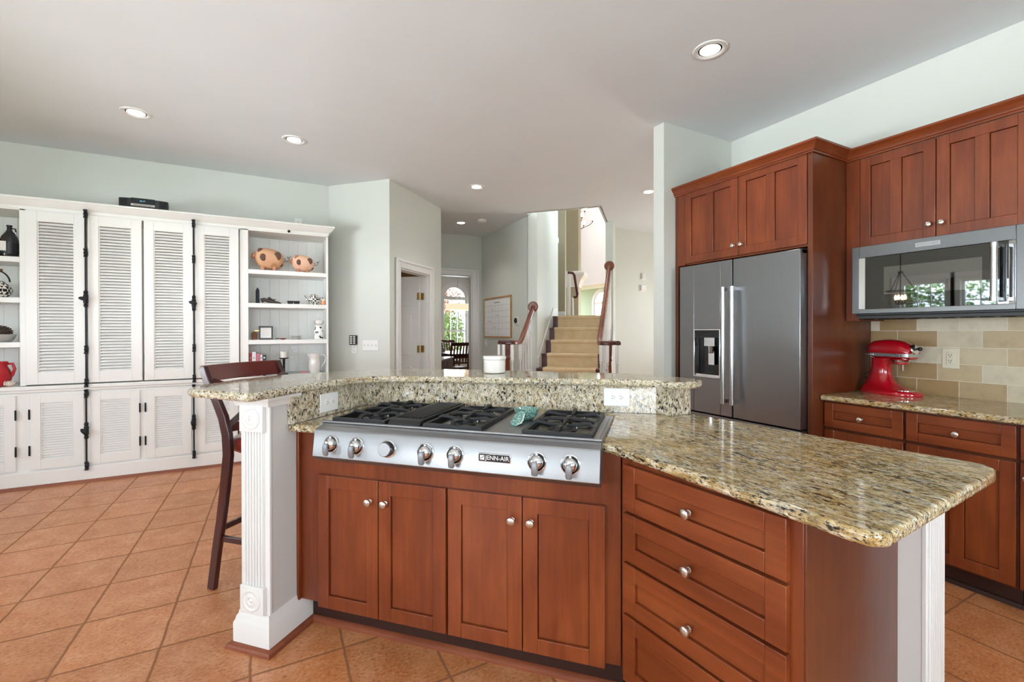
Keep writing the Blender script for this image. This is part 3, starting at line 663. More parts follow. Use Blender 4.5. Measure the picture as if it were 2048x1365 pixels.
t = plate('wall_outlet', 'beige wall outlet on the stone tiles right of the red mixer', 'outlet', -1.175, 1.144, .080, .122, 3.618, RW, 'almond')
d = MB(); d.box(-1.192, -1.158, 3.6085, 3.612, 1.108, 1.180); t.part('receptacle', d, 'almond', bevel=.002)
sl = MB()
for z in (1.126, 1.160):
    for q in (-.006, .006): sl.box(-1.175+q-.0013, -1.175+q+.0013, 3.6078, 3.6086, z+.001, z+.009)
    sl.cyl((-1.175, 3.6086, z-.006), (-1.175, 3.6078, z-.006), .0028, 8)
t.part('slots', sl, 'outlet_dark')

# stand mixer, long axis turned a little from the wall
MA = math.atan2(-.315, -.095)
mx = FR(3.495, 1.568, MA)
t = T('stand_mixer', 'glossy red stand mixer with silver band and no bowl', 'mixer', (0, 0, .914), mx)
zb = .914
def sq_ring(x, cy, cz, ry, rz, n=24, p=2.6, ax='x'):
    out = []
    for i in range(n):
        q = 2*PI*i/n; c_, s_ = math.cos(q), math.sin(q)
        yy = ry*math.copysign(abs(c_)**(2/p), c_); zz = rz*math.copysign(abs(s_)**(2/p), s_)
        out.append((x, cy+yy, cz+zz) if ax == 'x' else (x+zz, cy+yy, cz))
    return out
bm = MB(); S = [  # base and column: (z, x centre, x half, y half)
    (0, .170, .172, .105), (.012, .170, .176, .108), (.022, .168, .172, .104), (.030, .150, .148, .095), (.040, .128, .122, .082), (.060, .112, .092, .066),
    (.090, .106, .070, .054), (.130, .108, .057, .047), (.170, .112, .054, .045), (.205, .118, .060, .047), (.225, .124, .068, .048)]
bm.rings([[(cx + hx*math.copysign(abs(math.sin(q))**.9, math.sin(q)), hy*math.copysign(abs(math.cos(q))**.9, math.cos(q)), zb+z) for q in [2*PI*i/32 for i in range(32)]] for z, cx, hx, hy in S])
t.part('pedestal', bm, 'red', bevel=0, ang=60)
hd = MB(); hs = [(.034, .268, .012, .014), (.040, .272, .034, .030), (.055, .276, .048, .044), (.085, .279, .057, .056), (.13, .281, .061, .062), (.19, .281, .062, .063), (.24, .277, .060, .059), (.275, .270, .056, .051), (.300, .262, .048, .041), (.308, .260, .044, .036)]
hd.rings([sq_ring(x, 0, zb+z, ry, rz) for x, z, ry, rz in hs])
ho = t.part('head', hd, 'red', ang=60)
bd = MB()
def band_z(mb, z0, z1, k):
    hs2 = [(.036, .020), (.045, .040), (.06, .052), (.09, .060), (.13, .0635), (.19, .0645), (.24, .0625), (.275, .0585), (.300, .0515), (.311, .047)]
    pts = [(x*1.0, y*k) for x, y in hs2] + [(x*1.0, -y*k) for x, y in hs2[::-1]]
    mb.prism(pts, z0, z1)
band_z(bd, zb+.236, zb+.258, 1.0); t.part('trim_band', bd, 'silver_band', ho, bevel=.001, label='silver trim band around the head')
t.part('lettering', text_mb('KitchenAid', .014, .215, -.0652, zb+.247, sx=1.1), 'ink', ho)
nb = MB(); nb.lathe([(.044, 0), (.047, -.010), (.040, -.016), (.040, -.030), (.03, -.034)], (.232, 0, zb+.222), (0, 0, 1), 24); t.part('planetary_hub', nb, 'red', ho)
nb = MB(); nb.lathe([(.046, 0), (.049, -.006), (.046, -.012)], (.232, 0, zb+.216), (0, 0, 1), 24); nb.cyl((.232, .012, zb+.19), (.232, .012, zb+.150), .007, 10); t.part('beater_shaft', nb, 'chrome', ho)
nb = MB(); nb.lathe([(.026, 0), (.030, .004), (.030, .012), (.024, .016)], (.304, 0, zb+.283), (1, 0, .18), 20); t.part('attachment_hub', nb, 'chrome', ho)
nb = MB(); nb.lathe([(.006, 0), (.006, .016), (.011, .018), (.011, .030), (.006, .034)], (.318, 0, zb+.286), (1, 0, .1), 14); t.part('hub_knob', nb, 'dkplastic', ho)
nb = MB(); nb.ell((.075, -.058, zb+.283), .006, .004, .008); t.part('speed_knob', nb, 'dkplastic', ho)
nb = MB(); nb.bar([(.06, -.0615, zb+.247), (.10, -.068, zb+.247)], .006, .006); t.part('speed_lever', nb, 'chrome', ho)
nb = MB(); nb.lathe([(.062, 0), (.062, .006), (.052, .009), (.050, .005)], (.245, 0, zb+.026), (0, 0, 1), 28); t.part('bowl_clamp_plate', nb, 'chrome')
cd = MB(); cd.tube([(.04, .06, zb+.10), (-.01, .05, zb+.125), (-.045, .04, zb+.10), (-.055, .04, zb+.05), (-.035, .055, zb+.012), (.0, .08, zb+.006), (-.03, .045, zb+.01), (-.048, .03, zb+.05), (-.03, .035, zb+.085), (.02, .05, zb+.075)], .0035, 8)
t.part('power_cord', cd, 'dkplastic')

# ================================================================== WHITE SHUTTERED WALL UNIT (x = X, y = Y)
YF = 5.236
t = T('shuttered_wall_unit', 'long white wall unit with louvered doors, open side shelves and black bolt rods', 'cabinet', (-1.05, 5.44, 0))
XL, XR, YB = -2.636, .508, 5.645
DX = [(-1.850, -1.466), (-1.456, -1.077), (-1.068, -.691), (-.681, -.318)]
c = MB()
for a, b in ((XL, XL+.045), (-1.890, -1.853), (-.312, -.240), (.490, XR)): c.box(a, b, YF+.004, YB, .86, 2.345)
c.box(XL+.02, -1.87, YB-.02, YB, .86, 2.345); c.box(-.28, .50, YB-.02, YB, .86, 2.345); c.box(-1.853, -.312, YB-.02, YB, .86, 2.345)
c.box(XL, XR, YF+.004, YB, 2.333, 2.36)
t.part('upper_case', c, 'white_cab', bevel=.002)
for x0 in (XL+.06, -.22):
    gr_ = MB()
    for k in range(8): gr_.box(x0+k*.094-.0215, x0+k*.094+.0705, YB-.0235, YB-.019, .87, 2.33)
    t.part('beadboard_back', gr_, 'white_cab', bevel=.002)
c = MB(); c.box(XL-.005, XR+.005, YF-.0, YB, .148-.148, .80); t.part('lower_case', c, 'white_cab', bevel=.003)
c = MB(); c.box(XL-.03, XR+.02, YF-.028, YB, .822, .856); c.box(XL-.015, XR+.01, YF-.018, YB, .800, .822); t.part('ledge', c, 'white_cab', bevel=.006)
t.part('base_board', MB().box(XL-.02, XR+.012, YF-.022, YB, 0, .135), 'white_cab', bevel=.006)
cr = MB(); cr.sweep([(-.02, 2.345), (.004, 2.345), (.008, 2.368), (.026, 2.385), (.050, 2.412), (.056, 2.420), (.062, 2.424), (.062, 2.438), (-.02, 2.438)], [(XR, YB), (XR, YF), (XL, YF), (XL, YB)])
cr.box(XL, XR, YF, YB, 2.36, 2.437)
t.part('crown_moulding', cr, 'white_cab')
for x0, x1 in ((XL+.045, -1.890), (-.240, .490)):
    for z in (1.228, 1.602, 1.942):
        t.part('shelf', MB().box(x0, x1, YF+.006, YB-.024, z-.044, z), 'white_cab', bevel=.002)
def louver_door(name, x0, x1, z0, z1, nsl, ends, st=.072, rail_t=.085, rail_b=.095):
    yf = YF-.018; mb = MB(); th = .026
    mb.box(x0, x0+st, yf, yf+th, z0, z1); mb.box(x1-st, x1, yf, yf+th, z0, z1)
    mb.box(x0+st, x1-st, yf, yf+th, z1-rail_t, z1); mb.box(x0+st, x1-st, yf, yf+th, z0, z0+rail_b)
    for a, b in ((x0+st, x0+st+.008), (x1-st-.008, x1-st)): mb.box(a, b, yf+.006, yf+th, z0+rail_b, z1-rail_t)
    o = t.part(name, mb, 'white_cab', bevel=.0018)
    lv = MB(); a, b = z0+rail_b, z1-rail_t; p = (b-a)/nsl
    for k in range(nsl):
        zc = a+(k+.5)*p
        lv.extr([(yf+.004, zc-.43*p-.001), (yf+.008, zc-.43*p-.003), (yf+.026, zc+.25*p), (yf+.022, zc+.30*p)], 'x', x0+st+.004, x1-st-.004)
    t.part('louvers', lv, 'white_cab', o); return o
for x0, x1 in DX: louver_door('louvered_door', x0+.003, x1-.003, .868, 2.332, 48, 0)
LD = [(-2.22, -1.912, 'r'), (-2.60, -2.224, 'l'), (-1.826, -1.484, 'l'), (-1.440, -1.100, 'r'), (-1.056, -.712, 'l'), (-.668, -.330, 'r'), (-.215, .13, 'l'), (.135, .480, 'r')]
for x0, x1, side in LD:
    o = louver_door('louvered_door', x0, x1, .150, .780, 23, 0, .066, .070, .078)
    for z in (.62, .315):
        xx = x0-.002 if side == 'l' else x1+.002
        t.part('hinge', MB().cyl((xx, YF-.022, z-.042), (xx, YF-.022, z+.042), .0065, 8), 'ironr', o, label='black barrel hinge')
def bolt_rod(x, z0, z1, zk, turn, rings_):
    y = YF-.040; b = MB(); b.cyl((x, y, z0), (x, y, z1), .0065, 10)
    orn = [(.013, -.034), (.015, -.028), (.010, -.020), (.012, -.006), (.016, 0), (.011, .008), (.010, .020), (.015, .028), (.016, .036), (.010, .040)]
    ro = t.part('bolt_rod', b, 'ironr', label='black bolt rod with ornate fittings')
    for z in rings_:
        s = 1 if z > (z0+z1)/2 else -1
        b2 = MB(); b2.lathe(orn, (x, y, z), (0, 0, s), 12); b2.box(x-.012, x+.012, y, YF-.016, z-.02, z+.02)
        t.part('rod_bracket', b2, 'ironr', ro)
    b = MB(); b.lathe([(.008, -.075), (.013, -.068), (.017, -.055), (.012, -.045), (.018, -.030), (.017, 0), (.018, .030), (.012, .045), (.017, .055), (.013, .068), (.008, .075)], (x, y, zk), (0, 0, 1), 12)
    b.cyl((x, y, zk), (x, y-.045, zk), .009, 10); m_ = Matrix.Rotation(turn, 4, 'Y')
    b.ell((x, y-.055, zk), .034, .012, .017, 14, 8, m_)
    t.part('bolt_handle', b, 'ironr', ro)
bolt_rod(-1.461, .845, 2.365, 1.600, .15, (.87, 1.16, 2.00, 2.34))
bolt_rod(-.686, .845, 2.365, 1.585, .3, (.87, 1.16, 2.00, 2.34))
bolt_rod(-1.462, .120, .797, .452, .9, (.145, .772))
bolt_rod(-.690, .120, .797, .452, 1.5, (.145, .772))
t.part('door_knob', MB().lathe([(.006, 0), (.006, .016), (.014, .020), (.014, .030), (.006, .034)], (.128, YF-.004, 2.352), (0, -1, 0), 12), 'ironr')
single('shoe_mould_north', MB().extr([(YF-.045, 0), (YF-.022, 0), (YF-.022, .022), (YF-.035, .019), (YF-.043, .010)], 'x', XL-.04, XR+.03), 'shoe', kind='structure')

# ================================================================== ISLAND
# half wall that carries the raised bar
KW = [uv2w(-1.645, 1.475), uv2w(-1.502, 1.475), uv2w(-1.502, 2.118), (1.640, 1.605), (1.662, 1.530), (1.662, .598), (1.772, .598), (1.782, 1.66), uv2w(.09, 2.425), uv2w(-1.50, 2.30), uv2w(-1.645, 2.20)]
t = T('island_partition', 'low grey half wall carrying the raised bar, ending in white fluted posts', 'partition', (*uv2w(-1.57, 1.9), 0))
# full height under the raised bar, cut to counter height along the right leg
mb = MB(); mb.prism([uv2w(-1.645, 1.475), uv2w(-1.502, 1.475), uv2w(-1.502, 2.118), (1.640, 1.605), (1.655, 1.535), (1.772, 1.535), (1.782, 1.66), uv2w(.09, 2.425), uv2w(-1.50, 2.30), uv2w(-1.645, 2.20)], 0, 1.045)
t.part('wall_body', mb, 'islandwall')
t.part('end_wall', MB().prism([(1.662, .602), (1.772, .602), (1.772, 1.534), (1.662, 1.534)], 0, .882), 'trim')
def uvbox(mb, u0, u1, v0, v1, z0, z1):
    mb.prism([uv2w(u0, v0), uv2w(u1, v0), uv2w(u1, v1), uv2w(u0, v1)], z0, z1); return mb
def pilaster(zt, place, top=True):
    """fluted face 0..w across, stepping toward -d; place(a, d, z) -> world"""
    wd = .138; mb = MB()
    def bx(a0, a1, d0, d1, z0, z1):
        mb.add([place(a, d, z) for a in (a0, a1) for d in (d0, d1) for z in (z0, z1)], [(0, 1, 3, 2), (4, 6, 7, 5), (0, 4, 5, 1), (2, 3, 7, 6), (0, 2, 6, 4), (1, 5, 7, 3)])
    bx(-.006, wd+.006, 0, .012, .145, zt)                      # back board
    o = t.part('pilaster', mb, 'trim', bevel=.002, label='white fluted pilaster'); mb = MB()
    n = 7; a0, a1 = .012, .118
    for k in range(n):
        p = a0+(a1-a0)*k/n; bx(p+.0025, p+(a1-a0)/n-.0025, .012, .021, .262, zt-.145 if top else zt-.002)
    bx(a0, a1, .012, .0155, .262, zt-.145 if top else zt-.002)
    t.part('flutes', mb, 'trim', o, bevel=.002)
    for z0, z1 in ((.150, .262), (zt-.145, zt-.033))[:2 if top else 1]:
        mb = MB(); bx(.004, .126, .012, .030, z0, z1)
        t.part('corner_block', mb, 'trim', o, bevel=.002); mb = MB()
        zc, ac = (z0+z1)/2, .065; e = Vector(place(0, 1, 0)) - Vector(place(0, 0, 0))
        mb.lathe([(.046, 0), (.046, .003), (.040, .005), (.035, .002), (.028, .002), (.022, .006), (.014, .006), (.010, .003), (.004, .007), (.001, .008)], place(ac, .030, zc), e, 28)
        t.part('rosette', mb, 'trim', o)
    return o
pilaster(1.045, lambda a, d, z: (*uv2w(-1.640+a, 1.475-d), z))
pilaster(.884, lambda a, d, z: (1.664+a*.78, .602-d, z), False)
mb = MB(); ca = [(0, 1.005), (.012, 1.005), (.016, 1.022), (.026, 1.034), (.026, 1.045), (0, 1.045)]
mb.sweep(ca, [uv2w(-1.502, 1.62), uv2w(-1.502, 1.463), uv2w(-1.651, 1.463), uv2w(-1.651, 2.15)])
t.part('cap_moulding', mb, 'trim')
IB = [(0, 0), (.020, 0), (.020, .100), (.014, .112), (.012, .124), (.006, .134), (.004, .147), (0, .147)]
mb = MB(); mb.sweep(IB, [uv2w(-1.502, 1.70), uv2w(-1.502, 1.463), uv2w(-1.651, 1.463), uv2w(-1.651, 2.20), uv2w(-1.52, 2.30), uv2w(.09, 2.425), (1.784, 1.66), (1.776, .590), (1.658, .590), (1.658, .67)])
t.part('baseboard', mb, 'trim')
mb = MB(); mb.sweep([(.020, 0), (.042, 0), (.040, .010), (.033, .018), (.020, .022)], [uv2w(-1.502, 1.70), uv2w(-1.502, 1.463), uv2w(-1.651, 1.463), uv2w(-1.651, 2.20)])
t.part('shoe_mould', mb, 'shoe')
t.part('corner_strip', uvbox(MB(), -1.502, -1.488, 1.612, 1.629, .125, .884), 'cherry', bevel=.003)

# cabinet under the cooktop (frame UV)
t = T('cooktop_cabinet', 'cherry island cabinet with four doors directly under the steel cooktop', 'cabinet', (-.8, 1.9, 0), UV)
mb = MB(); mb.box(-1.500, -.104, 1.630, 2.05, .125, .882); t.part('box', mb, 'cherry', bevel=.002)
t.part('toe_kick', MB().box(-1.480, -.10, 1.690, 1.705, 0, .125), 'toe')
t.part('shoe_mould', MB().extr([(1.668, 0), (1.690, 0), (1.690, .022), (1.678, .019), (1.669, .010)], 'x', -1.478, -.03), 'shoe')
for x0, x1, kx in ((-1.385, -1.084, -1.120), (-1.080, -.776, -1.046), (-.766, -.464, -.500), (-.460, -.158, -.427)):
    front(t, 'door', x0, x1, .119, .694, 1.609, 'cherry', (kx if kx < -.45 or True else kx, .607), st=.056)

# drawer cabinet of the right leg, its face turned a few degrees
DA = math.atan2(-.997, .077); dfr = FR(1.046, 1.185, DA)
t = T('drawer_cabinet', 'cherry island cabinet with a stack of drawers below the wide counter end', 'cabinet', (.28, .3, 0), dfr)
mb = MB(); mb.box(-.02, .566, .021, .590, .118, .882); t.part('box', mb, 'cherry', bevel=.002)
t.part('end_panel', MB().box(.566, .572, .021, .590, .0, .882), 'cherryd', bevel=.001)
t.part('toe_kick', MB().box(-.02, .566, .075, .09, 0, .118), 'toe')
for z0, z1 in ((.706, .860), (.536, .696), (.360, .526)):
    front(t, 'drawer', .004, .536, z0, z1, 0, 'cherryh', (.265, (z0+z1)/2), st=.052)
front(t, 'drawer', .004, .536, .122, .350, 0, 'cherryh', (.265, .236), st=.052)

# granite: working counter, upstand, raised bar
LC = [uv2w(-1.500, 1.562), uv2w(-1.338, 1.562), uv2w(-1.338, 2.085), uv2w(-.172, 2.18), uv2w(-.172, 1.615), (1.034, 1.235), (1.040, 1.16), (1.040, .70), (1.034, .49), (1.042, .455), (1.075, .438), (1.790, .486), (1.846, .500), (1.876, .528), (1.880, .57),
      (1.832, .934), (1.782, 1.512), (1.650, 1.522), (1.625, 1.592), uv2w(-1.478, 2.10), uv2w(-1.478, 1.60)]
single('island_countertop', MB().prism(LC, .882, .914), 'granite', 'speckled granite island counter around the cooktop, widening at its right end', 'countertop', (1.4, 1.0, .882), bevel=.010, seg=3)
t = T('granite_upstand', 'vertical granite upstand between the cooktop counter and the raised bar', 'backsplash', (*uv2w(-.7, 2.2), .914))
a_ = .022
def slab(p, q, inner):
    p, q = Vector(p), Vector(q); d = (q-p).normalized(); nn = Vector((-d.y, d.x))*a_
    return MB().prism([tuple(p), tuple(q), tuple(q+nn), tuple(p+nn)], .914, 1.045)
t.part('left_slab', slab(uv2w(-1.478, 1.563), uv2w(-1.478, 2.10), 0), 'granite_v', bevel=.001)
t.part('centre_slab', slab(uv2w(-1.478, 2.10), (1.623, 1.594), 0), 'granite_v', bevel=.001)
t.part('right_slab', slab((1.623, 1.594), (1.634, 1.513), 0), 'granite_v', bevel=.001)
t.part('end_slab', MB().prism([(1.634, 1.513), (1.772, 1.520), (1.772, 1.534), (1.634, 1.530)], .914, 1.045), 'granite_v', bevel=.001)
BT = [(-.322, 2.268), (-.306, 2.227), (-.251, 2.160), (-.173, 2.062), (-.118, 1.990), (-.098, 1.968), (-.075, 1.966), (-.050, 1.990), (.020, 2.075), (.113, 2.178), (.223, 2.275), (.310, 2.345), (.365, 2.378), (.430, 2.392), (.500, 2.378), (.580, 2.333), (.793, 2.185), (1.002, 2.025), (1.204, 1.872), (1.392, 1.728), (1.538, 1.612), (1.585, 1.560), (1.597, 1.500), (1.600, 1.452),
      (1.626, 1.440), (1.700, 1.444), (1.760, 1.450), (1.806, 1.480), (1.818, 1.540), (1.812, 1.65), (1.785, 1.772), (1.735, 1.87), (1.60, 2.02), (1.346, 2.270), (1.077, 2.520), (.880, 2.70), (.760, 2.79), (.628, 2.838), (.46, 2.84), (.29, 2.806), (.031, 2.730), (-.156, 2.596), (-.23, 2.490), (-.280, 2.400), (-.318, 2.32)]
single('raised_countertop', MB().prism(BT, 1.046, 1.080), 'granite_b', 'curved raised granite bar top wrapping behind the cooktop', 'countertop', (.7, 2.4, 1.046), bevel=.012, seg=3)

def island_outlet(fr, cx, cz, label):
    t = plate('wall_outlet', label, 'outlet', cx, cz, .125, .088, 0, fr); duplex(t, cx, cz, -.006, True)
p0 = Vector(uv2w(-1.478, 2.10)); p1 = Vector((1.623, 1.594)); dd = (p1-p0).normalized()
island_outlet(FR(p0.x, p0.y, math.atan2(dd.y, dd.x)), 1.322, .990, 'white double outlet at the right end of the granite upstand')
pl = Vector(uv2w(-1.478, 1.563))
island_outlet(FR(pl.x, pl.y, PI/4), .232, .976, 'white double outlet on the left granite upstand beside the front burners')

# ================================================================== COOKTOP (frame UV)
t = T('cooktop', 'wide stainless gas cooktop with black grates and seven front knobs', 'cooktop', (-.756, 1.8, .884), UV)
U0, U1 = -1.345, -.167
pr = [(1.552, .909), (1.546, .902), (1.532, .797), (1.560, .776), (1.629, .776), (1.629, .880), (2.09, .880), (2.09, .926), (1.602, .926), (1.594, .923), (1.590, .918), (1.583, .915)]
body = t.part('control_panel', MB().extr(pr, 'x', U0, U1), 'steel', bevel=.0025)
t.part('cooking_surface', MB().box(U0+.012, U1-.012, 1.612, 2.075, .926, .929), 'steel', bevel=.001)
t.part('raised_rim', MB().box(U0, U1, 1.594, 1.606, .926, .934), 'steel', bevel=.002)
for k in range(5): t.part('screw', MB().lathe([(.0045, 0), (.003, .003)], (U0+.10+k*.245, 1.585, .776), (0, -.2, -1), 8), 'chrome', body)
pd = Vector((0, -1, .133)).normalized()             # out of the sloping panel
def panel_y(z): return 1.546 - (.902-z)*(.014/.105)
for k, u in enumerate((-1.254, -1.133, -.987, -.824, -.701, -.387, -.268)):
    z = .853; c = Vector((u, panel_y(z), z))
    ko = t.part('knob', MB().lathe([(.0345, 0), (.0345, .004), (.031, .006)], c, pd, 28), 'chrome', body)
    if k == 2:
        t.part('knob_ring', MB().lathe([(.030, .004), (.029, .024), (.027, .026)], c, pd, 28), 'black', ko)
        t.part('knob_cap', MB().lathe([(.027, .024), (.027, .032), (.025, .034), (.001, .034)], c, pd, 28), 'steel', ko, label='plain round brushed knob cap')
    else:
        t.part('knob_ring', MB().lathe([(.031, .0045), (.031, .008), (.025, .009)], c, pd, 28), 'black', ko)
        t.part('knob_dome', MB().lathe([(.026, .006), (.024, .016), (.019, .024), (.012, .028), (.001, .029)], c, pd, 24), 'chrome', ko)
        gmb = MB(); gmb.bar([c + pd*.034 + Vector((0, 0, .006)), c + pd*.040 + Vector((0, 0, -.010)), c + pd*.036 + Vector((0, 0, -.036)), c + pd*.030 + Vector((0, 0, -.042))], [.018, .022, .023, .019], .016, (1, 0, 0))
        t.part('knob_grip', gmb, 'grip', ko, bevel=.006, seg=3)
        t.part('off_mark', MB().box(u-.004, u+.004, c.y-.009, c.y-.001, z+.0245, z+.031), 'plastic', ko)
bd = MB(); bz = .853; by = panel_y(bz)
bd.box(-.608, -.484, by-.004, by+.004, .838, .869); bo = t.part('badge', bd, 'chrome', body, bevel=.002)
t.part('badge_face', MB().box(-.605, -.487, by-.0050, by-.0038, .8405, .8665), 'dkplastic', bo)
t.part('lettering', text_mb('JENN-AIR', .0225, -.5345, by-.0052, .8535, width=.092), 'plastic', bo)
mk = MB(); mk.box(-.6005, -.5835, by-.0056, by-.005, .845, .862); t.part('emblem', mk, 'plastic', bo)
mk = MB(); mk.bar([(-.599, by-.0059, .8485), (-.594, by-.0059, .8535), (-.591, by-.0059, .8525), (-.585, by-.0059, .8595)], .0022, .0006, (0, 0, 1)); t.part('emblem_stroke', mk, 'dkplastic', bo)
def grate(u0, u1):
    v0, v1, z = 1.613, 2.074, .935
    w_ = .016
    # sunken black well and burners
    t.part('burner_tray', MB().box(u0-.004, u1+.004, v0-.003, v1+.002, .929, .9305), 'black', bevel=.001)
    uc = (u0+u1)/2; bcs = [(uc, v0+.125), (uc, v1-.125)]
    for bx_, by_ in bcs:
        b = MB(); b.lathe([(.058, 0), (.058, .002), (.050, .003), (.046, .005), (.040, .006)], (bx_, by_, .9305), (0, 0, 1), 24)
        bo_ = t.part('burner', b, 'dkplastic'); b = MB(); b.lathe([(.038, .005), (.038, .010), (.034, .012), (.001, .012)], (bx_, by_, .9305), (0, 0, 1), 24); t.part('burner_cap', b, 'iron', bo_)
        t.part('igniter', MB().cyl((bx_+.052, by_+.02, .931), (bx_+.052, by_+.02, .942), .003, 8), 'plastic', bo_)
    mb = MB()
    mb.box(u0, u1, v0, v0+w_, z-.006, z+.010); mb.box(u0, u1, v1-w_, v1, z-.006, z+.010); mb.box(u0, u0+w_, v0+w_, v1-w_, z-.006, z+.010); mb.box(u1-w_, u1, v0+w_, v1-w_, z-.006, z+.010)
    vm = (v0+v1)/2
    for a, b in ((u0, v0), (u1-w_, v0), (u0, v1-w_), (u1-w_, v1-w_), (u0, vm), (u1-w_, vm)): mb.box(a+.001, a+w_-.001, b+.001, b+w_-.001, .9302, z-.005)
    go = t.part('grate_frame', mb, 'iron', bevel=.003)
    mb = MB()
    for bx_, by_ in bcs:
        for du, dv, L in ((1, 0, (u1-u0)/2-.006), (-1, 0, (u1-u0)/2-.006), (0, 1, .118), (0, -1, .118)):
            pts = [(bx_+du*L, by_+dv*L, z+.004), (bx_+du*(L-.018), by_+dv*(L-.018), z+.020), (bx_+du*(L-.045), by_+dv*(L-.045), z+.018), (bx_+du*.045, by_+dv*.045, z+.012), (bx_+du*.018, by_+dv*.018, z+.010)]
            mb.bar(pts, [.018, .019, .016, .013, .009], .012, (-dv, du, 0))
    mb.bar([(u0+.005, vm, z+.004), (u0+.05, vm, z+.014), (uc, vm, z+.016), (u1-.05, vm, z+.014), (u1-.005, vm, z+.004)], .014, .013, (0, 1, 0))
    t.part('grate_fingers', mb, 'iron', go, bevel=.003)
grate(-1.308, -1.052); grate(-.876, -.626); grate(-.464, -.204)
gm = MB(); g0, g1, gv0, gv1 = -1.036, -.890, 1.628, 2.074
gm.extr([(gv0-.020, .930), (gv0-.015, .942), (gv0, .952), (gv0+.03, .953), (gv0+.04, .942), (gv1-.02, .942), (gv1-.012, .954), (gv1, .954), (gv1, .930)], 'x', g0, g1)
gm.box(g0, g0+.010, gv0+.02, gv1, .930, .955); gm.box(g1-.010, g1, gv0+.02, gv1, .930, .955)
gl = t.part('grill_plate', gm, 'iron', bevel=.004); gm = MB()
for k in range(11): uu = g0+.016+k*.0112; gm.box(uu-.0028, uu+.0028, gv0+.038, gv1-.016, .940, .957)
t.part('grill_ribs', gm, 'iron', gl, bevel=.0015)

# teal spoon rest standing on the bare steel between the grates
t = T('spoon_rest', 'teal glazed ceramic spoon rest on the bare steel of the cooktop', 'spoon rest', (-.525, 1.86, .929), UV)
mb = MB(); cs_ = (-.520, 1.885)
prof = [(.022, 0), (.030, .004), (.043, .020), (.054, .044), (.056, .047), (.052, .046), (.040, .022), (.026, .009), (.001, .007)]
mb.rings([[(cs_[0] + r*math.cos(q)*1.02, cs_[1] + r*math.sin(q)*1.05, .9295+z) for q in [2*PI*i/28 for i in range(28)]] for r, z in prof])
t.part('bowl', mb, 'teal', ang=60)
tg = MB(); tp = [(-.524, 1.852, .966, .016), (-.526, 1.832, .972, .019), (-.528, 1.806, .962, .022), (-.530, 1.780, .946, .026), (-.531, 1.758, .938, .026), (-.532, 1.744, .936, .018)]
tg.rings([[(x + wd*math.cos(q), y, z + .006*math.sin(q)) for q in [2*PI*i/14 for i in range(14)]] for x, y, z, wd in tp]); tg.bar([(-.530, 1.772, .931), (-.530, 1.772, .944)], .03, .02, (1, 0, 0))
t.part('handle_lip', tg, 'teal', ang=60)

# white lidded jar on the bar
jx, jy = 1.085, 2.275
t = T('lidded_jar', 'white round ceramic jar with flat lid standing on the raised bar', 'jar', (jx, jy, 1.080))
t.part('body', MB().lathe([(.050, 0), (.059, .004), (.061, .012), (.061, .070), (.058, .074), (.001, .074)], (jx, jy, 1.0805), (0, 0, 1), 36), 'porcelain')
t.part('lid', MB().lathe([(.058, .0745), (.064, .076), (.065, .080), (.065, .092), (.062, .096), (.001, .097)], (jx, jy, 1.0805), (0, 0, 1), 36), 'porcelain')

# ================================================================== BAR STOOL (local x = forward, to the bar; y = sideways)
sf = FR(*uv2w(-1.93, 1.985), -PI/4)
t = T('bar_stool', 'dark red cross-back wooden bar stool tucked under the raised granite bar', 'bar stool', (0, 0, 0), sf)
hw = .238
backc = [(-.215, 0), (-.185, .20), (-.157, .356), (-.134, .512), (-.113, .690), (-.121, .792), (-.147, .879), (-.194, .966), (-.251, 1.054), (-.284, 1.130)]
for s in (-1, 1):
    t.part('leg', MB().bar([(x, s*(hw + .012*(1-z/1.13)), z) for x, z in backc], [.046, .046, .048, .050, .052, .052, .050, .046, .042, .040], .026, (1, 0, 0)), 'mahog', bevel=.004, label='curved rear leg rising into the back')
for s in (-1, 1):
    t.part('leg', MB().bar([(.255, s*.225, 0), (.235, s*.20, .40), (.215, s*.175, .735)], .036, .036, (1, 0, 0)), 'mahog', bevel=.004)
sm = MB()
def seat_ring(k, z): return [(.045 + .232*k*math.copysign(abs(math.cos(q))**.5, math.cos(q)), .228*k*math.copysign(abs(math.sin(q))**.5, math.sin(q)), z) for q in [2*PI*i/36 for i in range(36)]]
sm.rings([seat_ring(.90, .690), seat_ring(.97, .700), seat_ring(1., .715), seat_ring(1., .752), seat_ring(.985, .764), seat_ring(.95, .770), seat_ring(.75, .766), seat_ring(.3, .760)])
t.part('seat', sm, 'seat', ang=50)
n = 14; rl = [(-.284 - .042*math.sin(PI*i/n) + .0, -hw-.008 + (2*hw+.016)*i/n) for i in range(n+1)]
rm = MB(); rm.rings([[(x+.028, y, 1.054), (x+.004, y, 1.054), (x-.018, y, 1.138), (x+.006, y, 1.138)] for x, y in rl])
t.part('top_rail', rm, 'mahogr', bevel=.004)
for s in (-1, 1):
    pts = [(-.125 - .10*(k/8)**1.6 - .02*math.sin(PI*k/8), s*(-hw + (2*hw)*k/8)*.97, .835 + .225*k/8) for k in range(9)]
    t.part('cross_slat', MB().bar(pts, .030, .014 if s > 0 else .0145, (-.3, 0, 1)), 'mahog', bevel=.003)
t.part('back_rail', MB().bar([(-.135, y, .822) for y in (-hw, -.1, .1, hw)], .044, .020, (0, 0, 1)), 'mahogr', bevel=.003)
ft = MB(); zf = .262
ft.bar([(-.178, -hw-.004, zf), (-.10, -hw-.002, zf), (.10, -.236, zf), (.20, -.216, zf), (.262, -.17, zf), (.275, -.09, zf), (.275, .09, zf), (.262, .17, zf), (.20, .216, zf), (.10, .236, zf), (-.10, hw+.002, zf), (-.178, hw+.004, zf)], .030, .018, (0, 0, 1))
